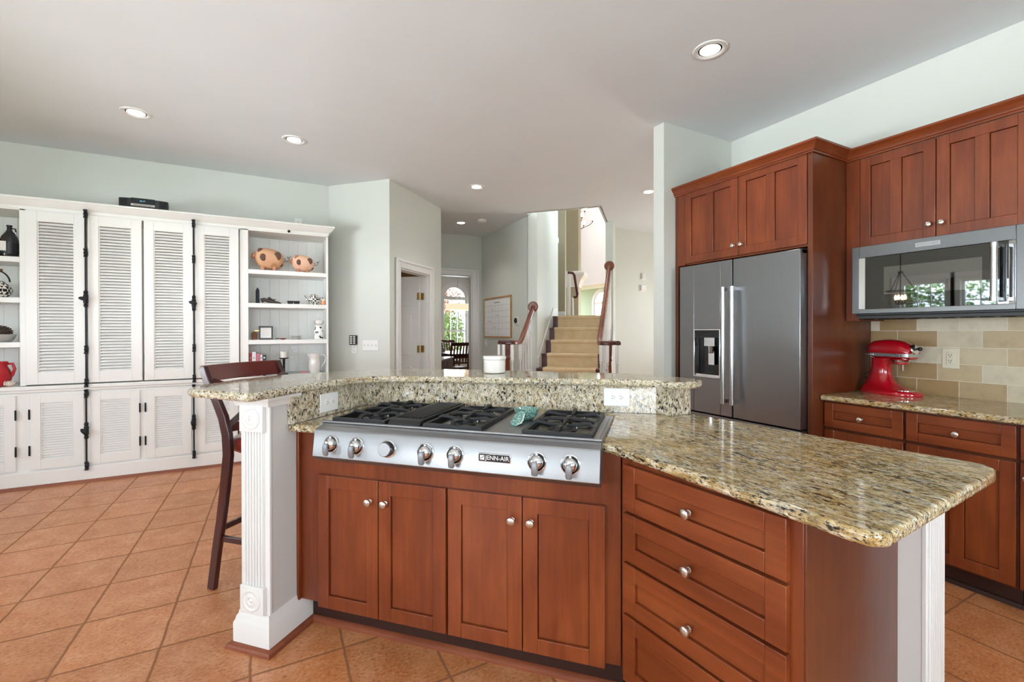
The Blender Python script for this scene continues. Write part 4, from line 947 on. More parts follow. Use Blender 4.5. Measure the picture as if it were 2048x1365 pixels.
t.part('footrest', ft, 'mahog', bevel=.003)
t.part('rear_stretcher', MB().bar([(-.19, -hw, .30), (-.19, hw, .30)], .03, .018, (0, 0, 1)), 'mahog', bevel=.003)

# ================================================================== CEILING
lens = [(2.328, 1.854, 'large recessed ceiling light above the counter, nearest the camera'), (-.950, 4.446, 'recessed ceiling light at far left, above the white wall unit'), (.152, 4.428, 'second recessed ceiling light from the left, above the wall unit'),
        (2.098, 4.881, 'recessed ceiling light in front of the pantry wall, above the bar'), (2.578, 6.614, 'smallest recessed ceiling light, in the hall beside the smoke detector'), (4.035, 4.09, 'recessed ceiling light beside the white wall stub near the stairs')]
l0 = T('ceiling_light', lens[0][2], 'ceiling light', (lens[0][0], lens[0][1], ZC), group='recessed ceiling lights')
l0.part('trim_ring', MB().lathe([(.056, .012), (.062, .004), (.074, -.005), (.088, -.008), (.097, -.005), (.099, 0)], (lens[0][0], lens[0][1], ZC), (0, 0, 1), 36), 'trim')
l0.part('diffuser', MB().lathe([(.001, -.002), (.058, -.002), (.058, -.001), (.001, -.001)], (lens[0][0], lens[0][1], ZC), (0, 0, 1), 32), 'lens', label='glowing white diffuser')
for x, y, lb in lens[1:]: dup(l0.o, Matrix.Translation((x, y, ZC)), lb)
for x, y, lb in lens:
    s = bpy.data.lights.new('downlight_beam', 'SPOT'); s.energy = 26; s.spot_size = math.radians(118); s.spot_blend = .8; s.shadow_soft_size = .07; s.color = (1, .93, .84)
    o = bpy.data.objects.new('downlight_beam', s); C.objects.link(o); o.location = (x, y, ZC-.02)
t = T('smoke_detector', 'round white smoke detector on the hall ceiling', 'smoke detector', (2.793, 6.289, ZC))
t.part('body', MB().lathe([(.070, 0), (.070, -.014), (.062, -.030), (.045, -.036), (.001, -.036)], (2.793, 6.289, ZC), (0, 0, 1), 28), 'plastic')
t.part('vent_ring', MB().lathe([(.071, -.012), (.073, -.014), (.071, -.017)], (2.793, 6.289, ZC), (0, 0, 1), 28), 'plastic')

# ================================================================== THINGS ON THE WALL UNIT
S1, S2, S3, S0 = 1.942, 1.602, 1.228, .860
YS = 5.34
def pig(cx, z, k, body, label):
    t = T('pig_figurine', label, 'figurine', (cx, YS, z), group='painted pigs on the top shelf')
    rx, ry, rz = .135*k, .105*k, .108*k; zc = z+rz+.020*k
    b = MB(); rs = []
    for i in range(15):
        a = PI*i/14; x = -rx*math.cos(a); r = math.sin(a)**.72 if 0 < i < 14 else .03; r *= (1 - .12*(x/rx if x < 0 else 0))
        rs.append([(cx+x, YS+ry*r*math.cos(q), zc+rz*r*math.sin(q)+.012*k*(-x/rx)) for q in [2*PI*j/22 for j in range(22)]])
    b.rings(rs); bo = t.part('body', b, body, ang=60)
    t.part('snout', MB().lathe([(.030*k, 0), (.026*k, .026*k), (.028*k, .034*k), (.020*k, .036*k), (.001, .034*k)], (cx-rx*.92, YS-.01, zc+.020*k), (-1, -.12, .12), 18), 'pink', bo)
    for s in (-1, 1):
        e = MB(); m_ = Matrix.Rotation(.3, 4, 'Z') @ Matrix.Rotation(-.4, 4, 'Y'); e.ell((cx-rx*.60, YS+s*ry*.52-.01, zc+rz*.70), .028*k, .010*k, .024*k, 14, 8, m_); t.part('ear', e, 'brown' if k > .9 else 'pink', bo)
        e = MB(); e.ell((cx-rx*.74, YS-.02+s*ry*.40, zc+rz*.52), .008*k, .008*k, .009*k, 10, 6); t.part('eye', e, 'outlet_dark', bo)
    for dx, dz, w_, h_ in ((-.42, .02, .030, .038), (.55, .22, .034, .044), (.78, -.55, .018, .022)):
        rr_ = math.sqrt(1-dx*dx)**.72*(1 - .12*min(0, dx)); yy = YS - ry*rr_*math.sqrt(max(.05, 1-(dz/rr_)**2))
        e = MB(); e.ell((cx+rx*dx, yy+.004, zc+rz*dz), w_*k, .010*k, h_*k, 16, 8); t.part('patch', e, 'brown', bo)
    for dx in (-.45, .35):
        for s in (-1, 1):
            t.part('foot', MB().lathe([(.018*k, 0), (.022*k, .02*k), (.02*k, .05*k)], (cx+rx*dx, YS+s*.045*k, z), (0, 0, 1), 12), 'pink', bo)
    n = 30; tl = [(cx+rx*.96+.07*k*i/n+.018*k*math.cos(4*PI*i/n)*(i/n < .75), YS, zc-.005+.05*k*(i/n)**2+.018*k*math.sin(4*PI*i/n)*(i/n < .75)) for i in range(n+1)]
    t.part('tail', MB().tube(tl, .0026, 6), 'wire', bo)
pig(-.052, S1, 1.0, 'pig', 'larger tan pig figurine with brown patches on the top right shelf')
pig(.268, S1, .80, 'pigl', 'smaller pale pig figurine with brown patches on the top right shelf')
# second shelf
t = T('crystal_point', 'dark faceted stone obelisk at the left of the second shelf', 'crystal', (-.162, YS, S2))
mb = MB(); mb.rings([[(-.162 + r*math.cos(PI/6+PI*i/3), YS + r*math.sin(PI/6+PI*i/3), S2+z) for i in range(6)] for r, z in ((.021, 0), (.020, .135), (.001, .168))]); t.part('shaft', mb, 'obsid', ang=10)
t = T('reclining_sculpture', 'small dark metal reclining figure beside the stone obelisk', 'sculpture', (-.05, YS, S2))
mb = MB(); mb.tube([(-.13, YS, S2+.030), (-.10, YS, S2+.045), (-.06, YS, S2+.030), (-.02, YS-.005, S2+.022), (.03, YS-.01, S2+.014), (.055, YS-.01, S2+.008)], [.026, .018, .020, .014, .009, .006], 10)
bo = t.part('torso', mb, 'pewter', ang=60); mb = MB(); mb.ell((-.055, YS-.01, S2+.055), .017, .015, .016); t.part('head', mb, 'pewter', bo)
mb = MB(); mb.tube([(-.04, YS, S2+.05), (-.01, YS-.01, S2+.038), (.0, YS-.012, S2+.05)], .006, 8); t.part('arm', mb, 'pewter', bo)
t = T('ramekin_pair', 'pair of joined black dishes in the middle of the second shelf', 'dish', (.172, YS, S2))
for cx in (.142, .202):
    mb = MB(); mb.rings([[(cx+r*math.copysign(abs(math.cos(q))**.6, math.cos(q)), YS+r*math.copysign(abs(math.sin(q))**.6, math.sin(q)), S2+z) for q in [2*PI*i/20 for i in range(20)]] for r, z in ((.024, 0), (.031, .036), (.028, .036), (.022, .006), (.001, .006))]); t.part('dish', mb, 'dkplastic')
def pot(name, lb, cat, cx, z, r, h, mat, spout=-1, lid=True, handle='side', lidmat=None):
    t = T(name, lb, cat, (cx, YS, z))
    pf = [(r*.62, 0), (r*.80, h*.10), (r, h*.42), (r*.97, h*.62), (r*.78, h*.86), (r*.60, h), (r*.56, h), (.001, h*.98)]
    bo = t.part('body', MB().lathe(pf, (cx, YS, z), (0, 0, 1), 28), mat, ang=50)
    t.part('spout', MB().tube([(cx+spout*r*.9, YS, z+h*.42), (cx+spout*r*1.25, YS, z+h*.62), (cx+spout*r*1.42, YS, z+h*.98)], [r*.20, r*.15, r*.10], 10), mat, bo)
    if handle == 'side': t.part('handle', MB().tube([(cx-spout*r*.92, YS, z+h*.75), (cx-spout*r*1.4, YS, z+h*.82), (cx-spout*r*1.45, YS, z+h*.45), (cx-spout*r*.98, YS, z+h*.25)], r*.10, 8), mat, bo)
    if lid:
        t.part('lid', MB().lathe([(r*.62, 0), (r*.50, h*.10), (r*.2, h*.18), (.001, h*.19)], (cx, YS, z+h), (0, 0, 1), 24), lidmat or mat, bo)
    return t, bo
pot('teapot', 'small black and white checked teapot on the second shelf', 'teapot', .372, S2, .062, .100, 'check2')
t = T('candle_jar', 'small orange candle jar at the right end of the second shelf', 'candle', (.462, YS, S2)); t.part('jar', MB().lathe([(.021, 0), (.023, .004), (.023, .05), (.02, .05)], (.462, YS, S2), (0, 0, 1), 18), 'orange'); t.part('lid', MB().lathe([(.024, .05), (.024, .066), (.001, .068)], (.462, YS, S2), (0, 0, 1), 18), 'porcelain')
# third shelf
t = T('pepper_mill', 'brown wooden grinder with brass crank on the third shelf', 'grinder', (-.192, YS, S3))
bo = t.part('body', MB().lathe([(.028, 0), (.028, .010), (.023, .016), (.026, .045), (.029, .060), (.022, .068), (.026, .076), (.012, .082)], (-.192, YS, S3), (0, 0, 1), 20), 'grinder')
mb = MB(); mb.cyl((-.192, YS, S3+.08), (-.192, YS, S3+.096), .004, 8); mb.bar([(-.192, YS, S3+.094), (-.150, YS, S3+.094)], .008, .003); mb.ell((-.150, YS, S3+.102), .006, .006, .008); t.part('crank', mb, 'brass', bo)
fm = T('picture_frame', 'small charcoal picture frame leaning on the third shelf', 'picture frame', (-.09, YS, S3)); tl_ = Matrix.Translation((-.088, YS, S3+.002)) @ Matrix.Rotation(-.18, 4, 'X')
mb = MB(); w_, h_, b_ = .066, .142, .016
for q in ((-w_, -w_+b_, 0, h_), (w_-b_, w_, 0, h_), (-w_+b_, w_-b_, 0, b_), (-w_+b_, w_-b_, h_-b_, h_)): mb.box(q[0], q[1], -.006, .008, q[2], q[3], tl_)
fo = fm.part('frame', mb, 'dframe', bevel=.002); fm.part('mat', MB().box(-w_+b_, w_-b_, .0, .006, b_, h_-b_, tl_), 'photo', fo)
mb = MB()
for q in ((-.022, -.021, .045, .098), (.021, .022, .045, .098), (-.022, .022, .045, .046), (-.022, .022, .097, .098), (-.006, .006, .076, .078), (-.004, .004, .068, .070)): mb.box(q[0], q[1], -.001, .0, q[2], q[3], tl_)
fm.part('print', mb, 'ink', fo); fm.part('easel_leg', MB().bar([(-.088, YS+.022, S3+.09), (-.088, YS+.055, S3)], .03, .003, (1, 0, 0)), 'dframe')
t = T('trinket_dish', 'flat dark red trinket dish beside the picture frame', 'dish', (.062, YS-.02, S3))
t.part('dish', MB().lathe([(.015, 0), (.034, .012), (.036, .014), (.030, .012), (.001, .004)], (.070, YS-.02, S3), (0, 0, 1), 20), 'bookr'); t.part('handle', MB().tube([(.04, YS-.02, S3+.011), (.015, YS-.025, S3+.014), (.0, YS-.03, S3+.006)], .004, 8), 'pewter')
for k in range(3):
    setp(single('saucer', MB().lathe([(.034, 0), (.036, .003), (.056, .009), (.066, .012), (.064, .014), (.05, .010), (.001, .006)], (.192, YS, S3+.0135*k), (0, 0, 1), 28), 'porcelain', base=(.192, YS, S3+.0135*k)),
         ['bottom white plate of the small stack on the third shelf', 'middle white plate of the small stack on the third shelf', 'top white plate of the small stack on the third shelf'][k], 'plate', 'small stack of white plates')
t = T('milk_can_jar', 'tall spotted black and white can-shaped jar with wire handle on the third shelf', 'jar', (.418, YS, S3))
bo = t.part('body', MB().lathe([(.040, 0), (.043, .006), (.043, .105), (.036, .135), (.030, .150), (.030, .165)], (.418, YS, S3), (0, 0, 1), 26), 'cow', ang=50)
t.part('lid', MB().lathe([(.042, .163), (.046, .170), (.042, .190), (.030, .208), (.010, .214), (.008, .224), (.012, .232), (.001, .238)], (.418, YS, S3), (0, 0, 1), 26), 'porcelain', bo)
t.part('wire_handle', MB().tube([(.418+.048*math.cos(q), YS-.025-.022*math.sin(q)*1.0, S3+.205-.05*math.sin(q)) for q in [PI*i/14 for i in range(15)]], .002, 6), 'wire', bo)
# bottom shelf
t = None
for k, (x0, x1, h_, m_, lb) in enumerate(((-.236, -.214, .235, 'bookr', 'red book at the left end of the short row'), (-.212, -.176, .245, 'bookw', 'white and silver patterned book, second in the short row'), (-.174, -.140, .225, 'bookp', 'pink book in the middle of the short row'), (-.138, -.118, .215, 'bookw', 'narrow white book, fourth in the short row'), (-.116, -.088, .215, 'bookb', 'black book at the right end of the short row'))):
    t = T('book', lb + ' on the bottom shelf', 'book', ((x0+x1)/2, YS, S0), group='books on the bottom right shelf')
    t.part('cover', MB().box(x0, x1, YS-.075, YS+.075, S0, S0+h_), m_, bevel=.003); t.part('page_block', MB().box(x0+.003, x1-.003, YS-.070, YS+.073, S0+h_, S0+h_+.0015), 'photo')
    sp = MB()
    for q in range(4): sp.lathe([(.008, 0), (.008, .001)], ((x0+x1)/2, YS-.075, S0+.05+q*.045), (0, -1, 0), 10)
    t.part('spine_dots', sp, 'ink' if m_ != 'bookb' else 'photo')
t = T('candlestick', 'black twisted candlestick on the bottom shelf behind the stool', 'candlestick', (.078, YS, S0))
pf = [(.042, 0), (.042, .008), (.014, .018)]
for k in range(7): pf += [(.009, .026+k*.018), (.015, .034+k*.018)]
pf += [(.009, .155), (.020, .162), (.045, .168), (.045, .176), (.001, .176)]
t.part('stem', MB().lathe(pf, (.078, YS, S0), (0, 0, 1), 18), 'ironr')
t = T('pillar_candle', 'short ivory candle on the black twisted candlestick', 'candle', (.078, YS, S0+.176)); t.part('wax', MB().lathe([(.035, 0), (.036, .06), (.033, .066), (.02, .062), (.001, .060)], (.078, YS, S0+.1765), (0, 0, 1), 22), 'candle'); t.part('wick', MB().cyl((.078, YS, S0+.235), (.080, YS, S0+.248), .0015, 6), 'outlet_dark')
t = T('pitcher', 'white porcelain pitcher at the right end of the bottom shelf', 'pitcher', (.375, YS, S0))
bo = t.part('body', MB().lathe([(.048, 0), (.052, .006), (.060, .06), (.057, .13), (.052, .18), (.060, .212), (.056, .212), (.048, .18), (.05, .03), (.001, .02)], (.375, YS, S0), (0, 0, 1), 30), 'porcelain', ang=60)
t.part('handle', MB().tube([(.425, YS, S0+.19), (.470, YS, S0+.20), (.488, YS, S0+.165), (.472, YS, S0+.10), (.430, YS, S0+.055)], .008, 10), 'porcelain', bo); t.part('spout', MB().bar([(.325, YS, S0+.175), (.305, YS, S0+.215)], [.03, .012], .012, (0, 1, 0)), 'porcelain', bo)
t = T('keepsake_box', 'small dusty pink box on the bottom shelf between candlestick and pitcher', 'box', (.272, 5.30, S0)); t.part('box', MB().box(.235, .310, 5.28, 5.33, S0, S0+.020), 'pinkbox', bevel=.002); t.part('lid', MB().box(.233, .312, 5.278, 5.332, S0+.020, S0+.028), 'pinkbox', bevel=.002)
t = plate('wall_outlet', 'white outlet plate inside the bottom right shelf with a plug', 'outlet', .19, 1.105, .072, .115, YB-.0236, W0); t.part('plug', MB().box(.168, .215, YB-.06, YB-.030, 1.075, 1.110), 'plastic', bevel=.003); t.part('cord', MB().tube([(.19, YB-.05, 1.078), (.185, YB-.05, 1.0), (.21, YB-.06, .93), (.20, YB-.04, .865)], .003, 6), 'plastic')
# left open shelves (partly outside the frame)
def growler(cx, z, r, h, glass, lb, lab):
    t = T('growler_bottle', lb, 'bottle', (cx, YS, z), group='growler bottles on the top left shelf')
    bo = t.part('glass', MB().lathe([(r*.95, 0), (r, .006), (r, h*.52), (r*.86, h*.64), (r*.40, h*.80), (r*.27, h*.86), (r*.27, h*.95), (r*.33, h*.955), (r*.33, h), (.001, h)], (cx, YS, z), (0, 0, 1), 28), glass)
    t.part('paper_label', MB().lathe([(r+.0006, h*.10), (r+.0006, h*.46)], (cx, YS, z), (0, 0, 1), 28), lab, bo)
    t.part('finger_loop', MB().tube([(cx+r*.30, YS, z+h*.90), (cx+r*.62, YS, z+h*.90), (cx+r*.72, YS, z+h*.80), (cx+r*.56, YS, z+h*.74)], .006, 8), glass, bo)
    return t, bo
tg_, bo = growler(-1.985, S1+.0, .056, .272, 'darkglass', 'dark glass growler bottle, the right one on the top left shelf', 'dkplastic')
tg_.part('label_patch', MB().box(-2.02, -1.985, YS-.0585, YS-.0545, S1+.05, S1+.13), 'label', bo, label='small pale paper label')
tg_, bo = growler(-2.104, S1, .060, .225, 'brownglass', 'brown glass growler bottle, the left one on the top left shelf', 'dkplastic')
tg_.part('label_print', text_mb('Brewing', .026, -2.079, YS-.0615, S1+.07), 'label', bo)
t, bo = pot('kettle', 'black and white checked enamel kettle with red knob on the left shelf', 'kettle', -2.075, S2, .105, .125, 'check', spout=-1, handle=None)
t.part('bail_handle', MB().tube([(-2.075+.092*math.sin(q), YS, S2+.125+.105*math.cos(q)) for q in [-1.5+3.0*i/12 for i in range(13)]], .006, 8), 'ironr', bo)
t.part('grip', MB().cyl((-2.12, YS, S2+.232), (-2.03, YS, S2+.232), .011, 12), 'grinder', bo); t.part('lid_knob', MB().lathe([(.006, 0), (.014, .008), (.014, .02), (.001, .026)], (-2.075, YS, S2+.148), (0, 0, 1), 14), 'redc', bo)
t = T('stone_bowl', 'grey stone bowl holding a pine cone on the left shelf', 'bowl', (-2.075, YS, S3))
t.part('bowl', MB().lathe([(.085, 0), (.108, .02), (.122, .058), (.124, .066), (.114, .066), (.10, .03), (.001, .02)], (-2.075, YS, S3), (0, 0, 1), 30), 'stone', ang=50)
t = T('pine_cone', 'large brown pine cone lying in the grey stone bowl', 'pine cone', (-2.07, YS, S3+.035))
mb = MB(); mb.ell((-2.07, YS, S3+.085), .085, .055, .050, 16, 10)
for i in range(150):
    p = 1-2*(i+.5)/150; q = i*2.39996; r = math.sqrt(1-p*p); d = Vector((p*1.0, r*math.cos(q), r*math.sin(q)))
    c0 = Vector((-2.07+.085*d.x, YS+.056*d.y, S3+.085+.050*d.z)); mb.bar([c0, c0 + d*.008 + Vector((.010, 0, .0))], [.014, .006], .005, (0, -d.z, d.y) if abs(d.x) < .95 else (0, 1, 0))
t.part('scales', mb, 'cone')
t = T('red_pitcher', 'glossy red ceramic pitcher on the bottom left shelf', 'pitcher', (-2.065, YS, S0))
bo = t.part('body', MB().lathe([(.062, 0), (.070, .01), (.090, .07), (.082, .12), (.062, .165), (.066, .205), (.060, .205), (.055, .165), (.001, .15)], (-2.065, YS, S0), (0, 0, 1), 30), 'redc', ang=60)
t.part('handle', MB().tube([(-2.005, YS, S0+.185), (-1.972, YS, S0+.185), (-1.958, YS, S0+.14), (-1.972, YS, S0+.09), (-1.99, YS, S0+.065)], .011, 10), 'redc', bo)
t = T('seashell', 'small pale shell in front of the red pitcher', 'shell', (-1.965, 5.275, S0)); mb = MB(); mb.ell((-1.965, 5.275, S0+.022), .036, .024, .021, 16, 8); bo = t.part('shell', mb, 'shell')
mb = MB()
for k in range(4): mb.tube([(-1.99+k*.016, 5.275-.026*math.cos(q), S0+.022+.022*math.sin(q)) for q in [-.6+2.2*i/6 for i in range(7)]], .0025, 6)
t.part('ridges', mb, 'shell', bo)
# music system on top, outlet behind the crown
t = T('table_radio', 'dark tabletop music system with silver disc slot on top of the wall unit', 'radio', (-1.07, 5.38, 2.438))
w_, h_ = .180, .086; mb = MB(); n = 12
fr_ = [(-1.085+w_*(2*i/n-1), 5.30+.03*abs(2*i/n-1)**2.2) for i in range(n+1)]
mb.prism(fr_ + [(-1.085+w_*.9, 5.47), (-1.085-w_*.9, 5.47)], 2.439, 2.439+h_); bo = t.part('case', mb, 'dkplastic', bevel=.004)
t.part('display_window', MB().box(-1.170, -1.000, 5.2975, 5.304, 2.470, 2.526), 'screen', bo); t.part('disc_slot', MB().box(-1.172, -.998, 5.2965, 5.304, 2.456, 2.474), 'nickel', bo, bevel=.001); t.part('slot_gap', MB().box(-1.155, -1.015, 5.2955, 5.297, 2.462, 2.466), 'dkplastic', bo)
t.part('display_digits', text_mb('10:17', .020, -1.09, 5.297, 2.500), 'glowtext', bo)
for cx in (-1.225, -.945):
    mb = MB()
    for k in range(7): mb.box(cx-.026, cx+.026, 5.308, 5.318, 2.455+k*.010, 2.460+k*.010)
    t.part('speaker_grille', mb, 'ironr', bo)
t.o.location.y -= .105; t.o.location.x += .022
t = plate('wall_outlet', 'white outlet on the wall just above the wall unit crown', 'outlet', .232, 2.535, .075, .118, WN, W0); duplex(t, .232, 2.535, WN-.006)

# ================================================================== THINGS ON THE FAR WALLS
t = plate('switch_plate', 'white four-gang light switch plate on the pale angled wall', 'light switch', -3.040, 1.154, .205, .118, 4.386, UV)
for k in range(4): t.part('toggle', MB().box(-3.117+k*.0505-.004, -3.117+k*.0505+.004, 4.366, 4.380, 1.146, 1.166), 'plastic', bevel=.001)
t = plate('wall_outlet', 'white outlet below a plugged-in black device, left of the switch plate', 'outlet', -3.256, 1.120, .076, .118, 4.386, UV); duplex(t, -3.256, 1.113, 4.380)
t = T('plug_in_device', 'small black patterned plug-in device over the outlet on the pale wall', 'device', (-3.256, 4.37, 1.21), UV); mb = MB(); mb.box(-3.300, -3.212, 4.350, 4.386, 1.160, 1.268); bo = t.part('housing', mb, 'dkplastic', bevel=.004)
mb = MB()
for i in range(2):
    for j in range(4): mb.box(-3.288+i*.044, -3.258+i*.040, 4.3490, 4.3505, 1.172+j*.024, 1.186+j*.024)
t.part('pattern', mb, 'photo', bo)
hx = FR(3.30, 6.8, -PI/2)                           # hall wall, faces -X: local x = -Y offset
t = T('wall_calendar', 'whiteboard calendar in a light wood frame on the hall wall', 'whiteboard', (0, -.01, 1.545), hx)
w_, zl, zh = .525, 1.200, 1.886; mb = MB(); b_ = .028
for q in ((-w_, -w_+b_, zl, zh), (w_-b_, w_, zl, zh), (-w_+b_, w_-b_, zl, zl+b_), (-w_+b_, w_-b_, zh-b_, zh)): mb.box(q[0], q[1], -.020, 0, q[2], q[3])
fo = t.part('frame', mb, 'oak', bevel=.002); t.part('board', MB().box(-w_+b_, w_-b_, -.010, -.002, zl+b_, zh-b_), 'wbpaper', fo)
mb = MB(); xa, xb, za, zb_ = -w_+.05, w_-.05, zl+.05, zh-.14
for k in range(8): x = xa+(xb-xa)*k/7; mb.box(x-.0012, x+.0012, -.0106, -.010, za, zb_)
for k in range(6): z = za+(zb_-za)*k/5; mb.box(xa, xb, -.0106, -.010, z-.0012, z+.0012)
for k in range(11): mb.box(xa+.02+(k*37 % 60)/100*.8, xa+.02+(k*37 % 60)/100*.8+.06, -.0106, -.010, za+.03+(k % 5)*.098, za+.036+(k % 5)*.098)
mb.box(-.10, .10, -.0106, -.010, zh-.10, zh-.085); t.part('calendar_grid', mb, 'ink', fo)
t = T('thermostat', 'round black thermostat on a square white plate by the stair corner', 'thermostat', (6.8-6.118, 0, 1.476), hx)
t.part('wall_plate', MB().box(6.8-6.118-.058, 6.8-6.118+.058, -.006, 0, 1.418, 1.534), 'plastic', bevel=.003); t.part('dial', MB().lathe([(.042, .006), (.042, .026), (.038, .030), (.001, .030)], (6.8-6.118, 0, 1.476), (0, -1, 0), 28), 'black'); t.part('rim', MB().lathe([(.043, .006), (.044, .014), (.043, .02)], (6.8-6.118, 0, 1.476), (0, -1, 0), 28), 'nickel')
t = plate('light_switch', 'single white light switch below the whiteboard calendar', 'light switch', 6.8-7.262, 1.104, .072, .118, 0, hx); t.part('toggle', MB().box(6.8-7.262-.005, 6.8-7.262+.005, -.016, -.006, 1.095, 1.113), 'plastic')
t = plate('wall_control', 'upper small white wall control on the pale wall right of the stairs', 'thermostat', 5.575, 2.245, .105, .115, 5.78, W0); t.part('housing', MB().box(5.535, 5.615, 5.752, 5.774, 2.20, 2.29), 'plastic', bevel=.004); t.part('display', MB().box(5.553, 5.597, 5.7510, 5.7525, 2.235, 2.265), 'label')
t = plate('wall_control', 'lower wider white wall control on the pale wall right of the stairs', 'thermostat', 5.560, 2.045, .140, .115, 5.78, W0); t.part('housing', MB().box(5.510, 5.615, 5.748, 5.774, 2.0, 2.09), 'plastic', bevel=.004); t.part('keypad', MB().box(5.525, 5.60, 5.7470, 5.7485, 2.015, 2.04), 'label')

# ================================================================== STAIRS (frame UV)
V8, RI, TR = 7.39, .195, .27
vn = lambda i: V8 - TR*(8-i)                        # nose of step i = 1..8
SU0, SU1 = -1.598, -.575
t = T('staircase', 'straight flight of dark wood stairs rising between white skirt boards', 'stairs', (-1.09, 6.4, 0), UV)
for i in range(1, 9):
    z = RI*i; a = vn(i); e = (.20 if i == 1 else 0); SU1 = -.575 if i < 7 else -.697
    if i < 8: t.part('tread', MB().box(SU0-e*.6+.001*i, SU1+e*.6, a-.018, a+TR+.012, z-.030, z), 'tread', bevel=.008)
    else: t.part('landing', MB().box(SU0, SU1, a-.018, 9.4, z-.030, z), 'tread', bevel=.004)
    t.part('riser', MB().box(SU0-e*.5, SU1+e*.5, a+.004, a+.022, z-RI, z-.030), 'tread')
for nm, ua, ub, va in (('left', SU0-.002, SU0+.020, 6.385), ('right', -.719, -.697, 7.10)):
    zz = lambda v: RI + (v - vn(1))*RI/TR
    mb = MB(); mb.extr([(va, max(0, zz(va)-.30)), (va, zz(va)+.09), (7.42, zz(7.42)+.09), (7.46, zz(7.42)+.12), (7.80, 1.56+.15), (7.80, 1.50), (7.39, 1.40)], 'x', ua, ub)
    t.part('skirt_board', mb, 'trim', bevel=.003)
t.part('side_stringer', MB().extr([(vn(1)+.02, 0), (vn(1)+.02, .165)] + [p for i in range(2, 8) for p in ((vn(i)+.004, RI*(i-1)-.03), (vn(i)+.004, RI*i-.03))] + [(7.12, RI*7-.03), (7.12, 0)], 'x', -.581, -.576), 'trim')
cp = []
for i in range(1, 9):
    z = RI*i; a = vn(i); cp += [(a-.006, z-RI+.008), (a-.010, z-.045), (a-.028, z-.038), (a-.034, z-.010), (a-.022, z+.008)]
cp += [(9.3, RI*8+.008), (9.3, RI*8+.0005)]
low = []
for i in range(8, 0, -1):
    z = RI*i; a = vn(i); low += [(a-.018, z+.0005), (a-.019, z-.031), (a+.003, z-.032), (a+.003, z-RI+.001)]
single('stair_runner', MB().extr(cp + low, 'x', -1.495, -.745), 'carpet', 'beige carpet runner going up the dark wood stairs', 'carpet', (-1.1, 6.4, .2), UV, ang=30)

def baluster(t, u, v, z0, z1):
    h = z1-z0; mb = MB(); mb.box(u-.016, u+.016, v-.016, v+.016, z0, z0+.16); mb.box(u-.016, u+.016, v-.016, v+.016, z1-.20, z1)
    mb.lathe([(.015, .16), (.020, .175), (.012, .19), (.017, .22), (.018, .30), (.011, h-.24), (.018, h-.225), (.012, h-.21), (.015, h-.20)], (u, v, z0), (0, 0, 1), 12)
    t.part('baluster', mb, 'trim')
def railing(label, uN, vN, s, path, bal, rosette):
    """newel at (uN, vN) on the first step with a volute turning toward s"""
    t = T('stair_railing', label, 'stair railing', (uN, vN, .195), UV, 'stair railings with volutes')
    zv = 1.165; mb = MB(); pts = []
    for i in range(27):
        q = 2*PI*i/26*1.0; r = .042 + .078*i/26
        pts.append((uN + s*(.012 - r*math.cos(q)), vN - r*math.sin(q)*.9, zv))
    def hand(pp):
        m = MB(); P = [Vector(p) for p in pp]; rs = []
        for i, p in enumerate(P):
            d = (P[min(i+1, len(P)-1)] - P[max(i-1, 0)]).normalized(); sd = d.cross(Vector((0, 0, 1))).normalized(); up = sd.cross(d)
            rs.append([p + sd*a + up*b for a, b in ((-.030, -.020), (-.032, .002), (-.024, .018), (-.010, .027), (.010, .027), (.024, .018), (.032, .002), (.030, -.020), (.018, -.026), (-.018, -.026))])
        return m.rings(rs)
    vo = MB(); vo.lathe([(.050, -.026), (.052, .0), (.044, .020), (.02, .028), (.001, .029)], (uN, vN, zv), (0, 0, 1), 24)
    h = hand(pts); vo.add(h.v, h.f); t.part('volute', vo, 'tread', ang=50)
    hp = [(p[0], p[1], p[2]) for p in path]
    t.part('handrail', hand(hp), 'rail', ang=50)
    nm = MB(); nm.lathe([(.040, 0), (.040, .20), (.046, .215), (.034, .235), (.042, .27), (.040, .40), (.026, .74), (.036, .76), (.028, .79), (.034, .83), (.034, zv-.195-.026)], (uN, vN, .195), (0, 0, 1), 20)
    t.part('newel_post', nm, 'rail', ang=50)
    for b in bal: baluster(t, *b)
    if rosette:
        u, v, z = rosette; t.part('rosette', MB().lathe([(.075, 0), (.078, -.010), (.066, -.022), (.001, -.022)], (u, v, z), (0, 1, 0), 26), 'rail')
sl = RI/TR
def bal_line(u, v0, v1, z_at, step=.135):
    out = []; v = v0
    while v < v1:
        i = max(1, min(8, int((v - vn(1))//TR)+1)); out.append((u, v, RI*i, z_at(v)-.028)); v += step
    return out
zl_ = lambda v: 1.165 + max(0, v-5.70)*.735
LP = [(-1.695, 5.52, 1.165), (-1.668, 5.60, 1.167), (-1.660, 5.68, 1.172), (-1.660, 5.76, zl_(5.76)+.0)] + [(-1.660, v, zl_(v)) for v in (5.9, 6.1, 6.3, 6.375)]
bl = bal_line(-1.660, 5.70, 6.36, zl_) + [(-1.795+.105*math.cos(q), 5.565+.105*math.sin(q), .195, 1.14) for q in (2.3, 3.5, 4.6, 5.7)]
railing('left stair railing with volute, ending on the grey wall corner', -1.790, 5.565, 1, LP, bl, (-1.660, 6.385, zl_(6.385)))
zr_ = lambda v: 1.165 + max(0, v-5.70)*.815
RP = [(-.590, 5.50, 1.165), (-.608, 5.58, 1.167), (-.622, 5.66, 1.170), (-.630, 5.76, zr_(5.76))] + [(-.630, v, zr_(v)) for v in (5.9, 6.2, 6.5, 6.8, 7.10)]
br = bal_line(-.612, 5.70, 7.08, zr_) + [(-.490+.105*math.cos(q), 5.555+.105*math.sin(q), .195, 1.14) for q in (.6, -.6, -1.7, -2.7)]
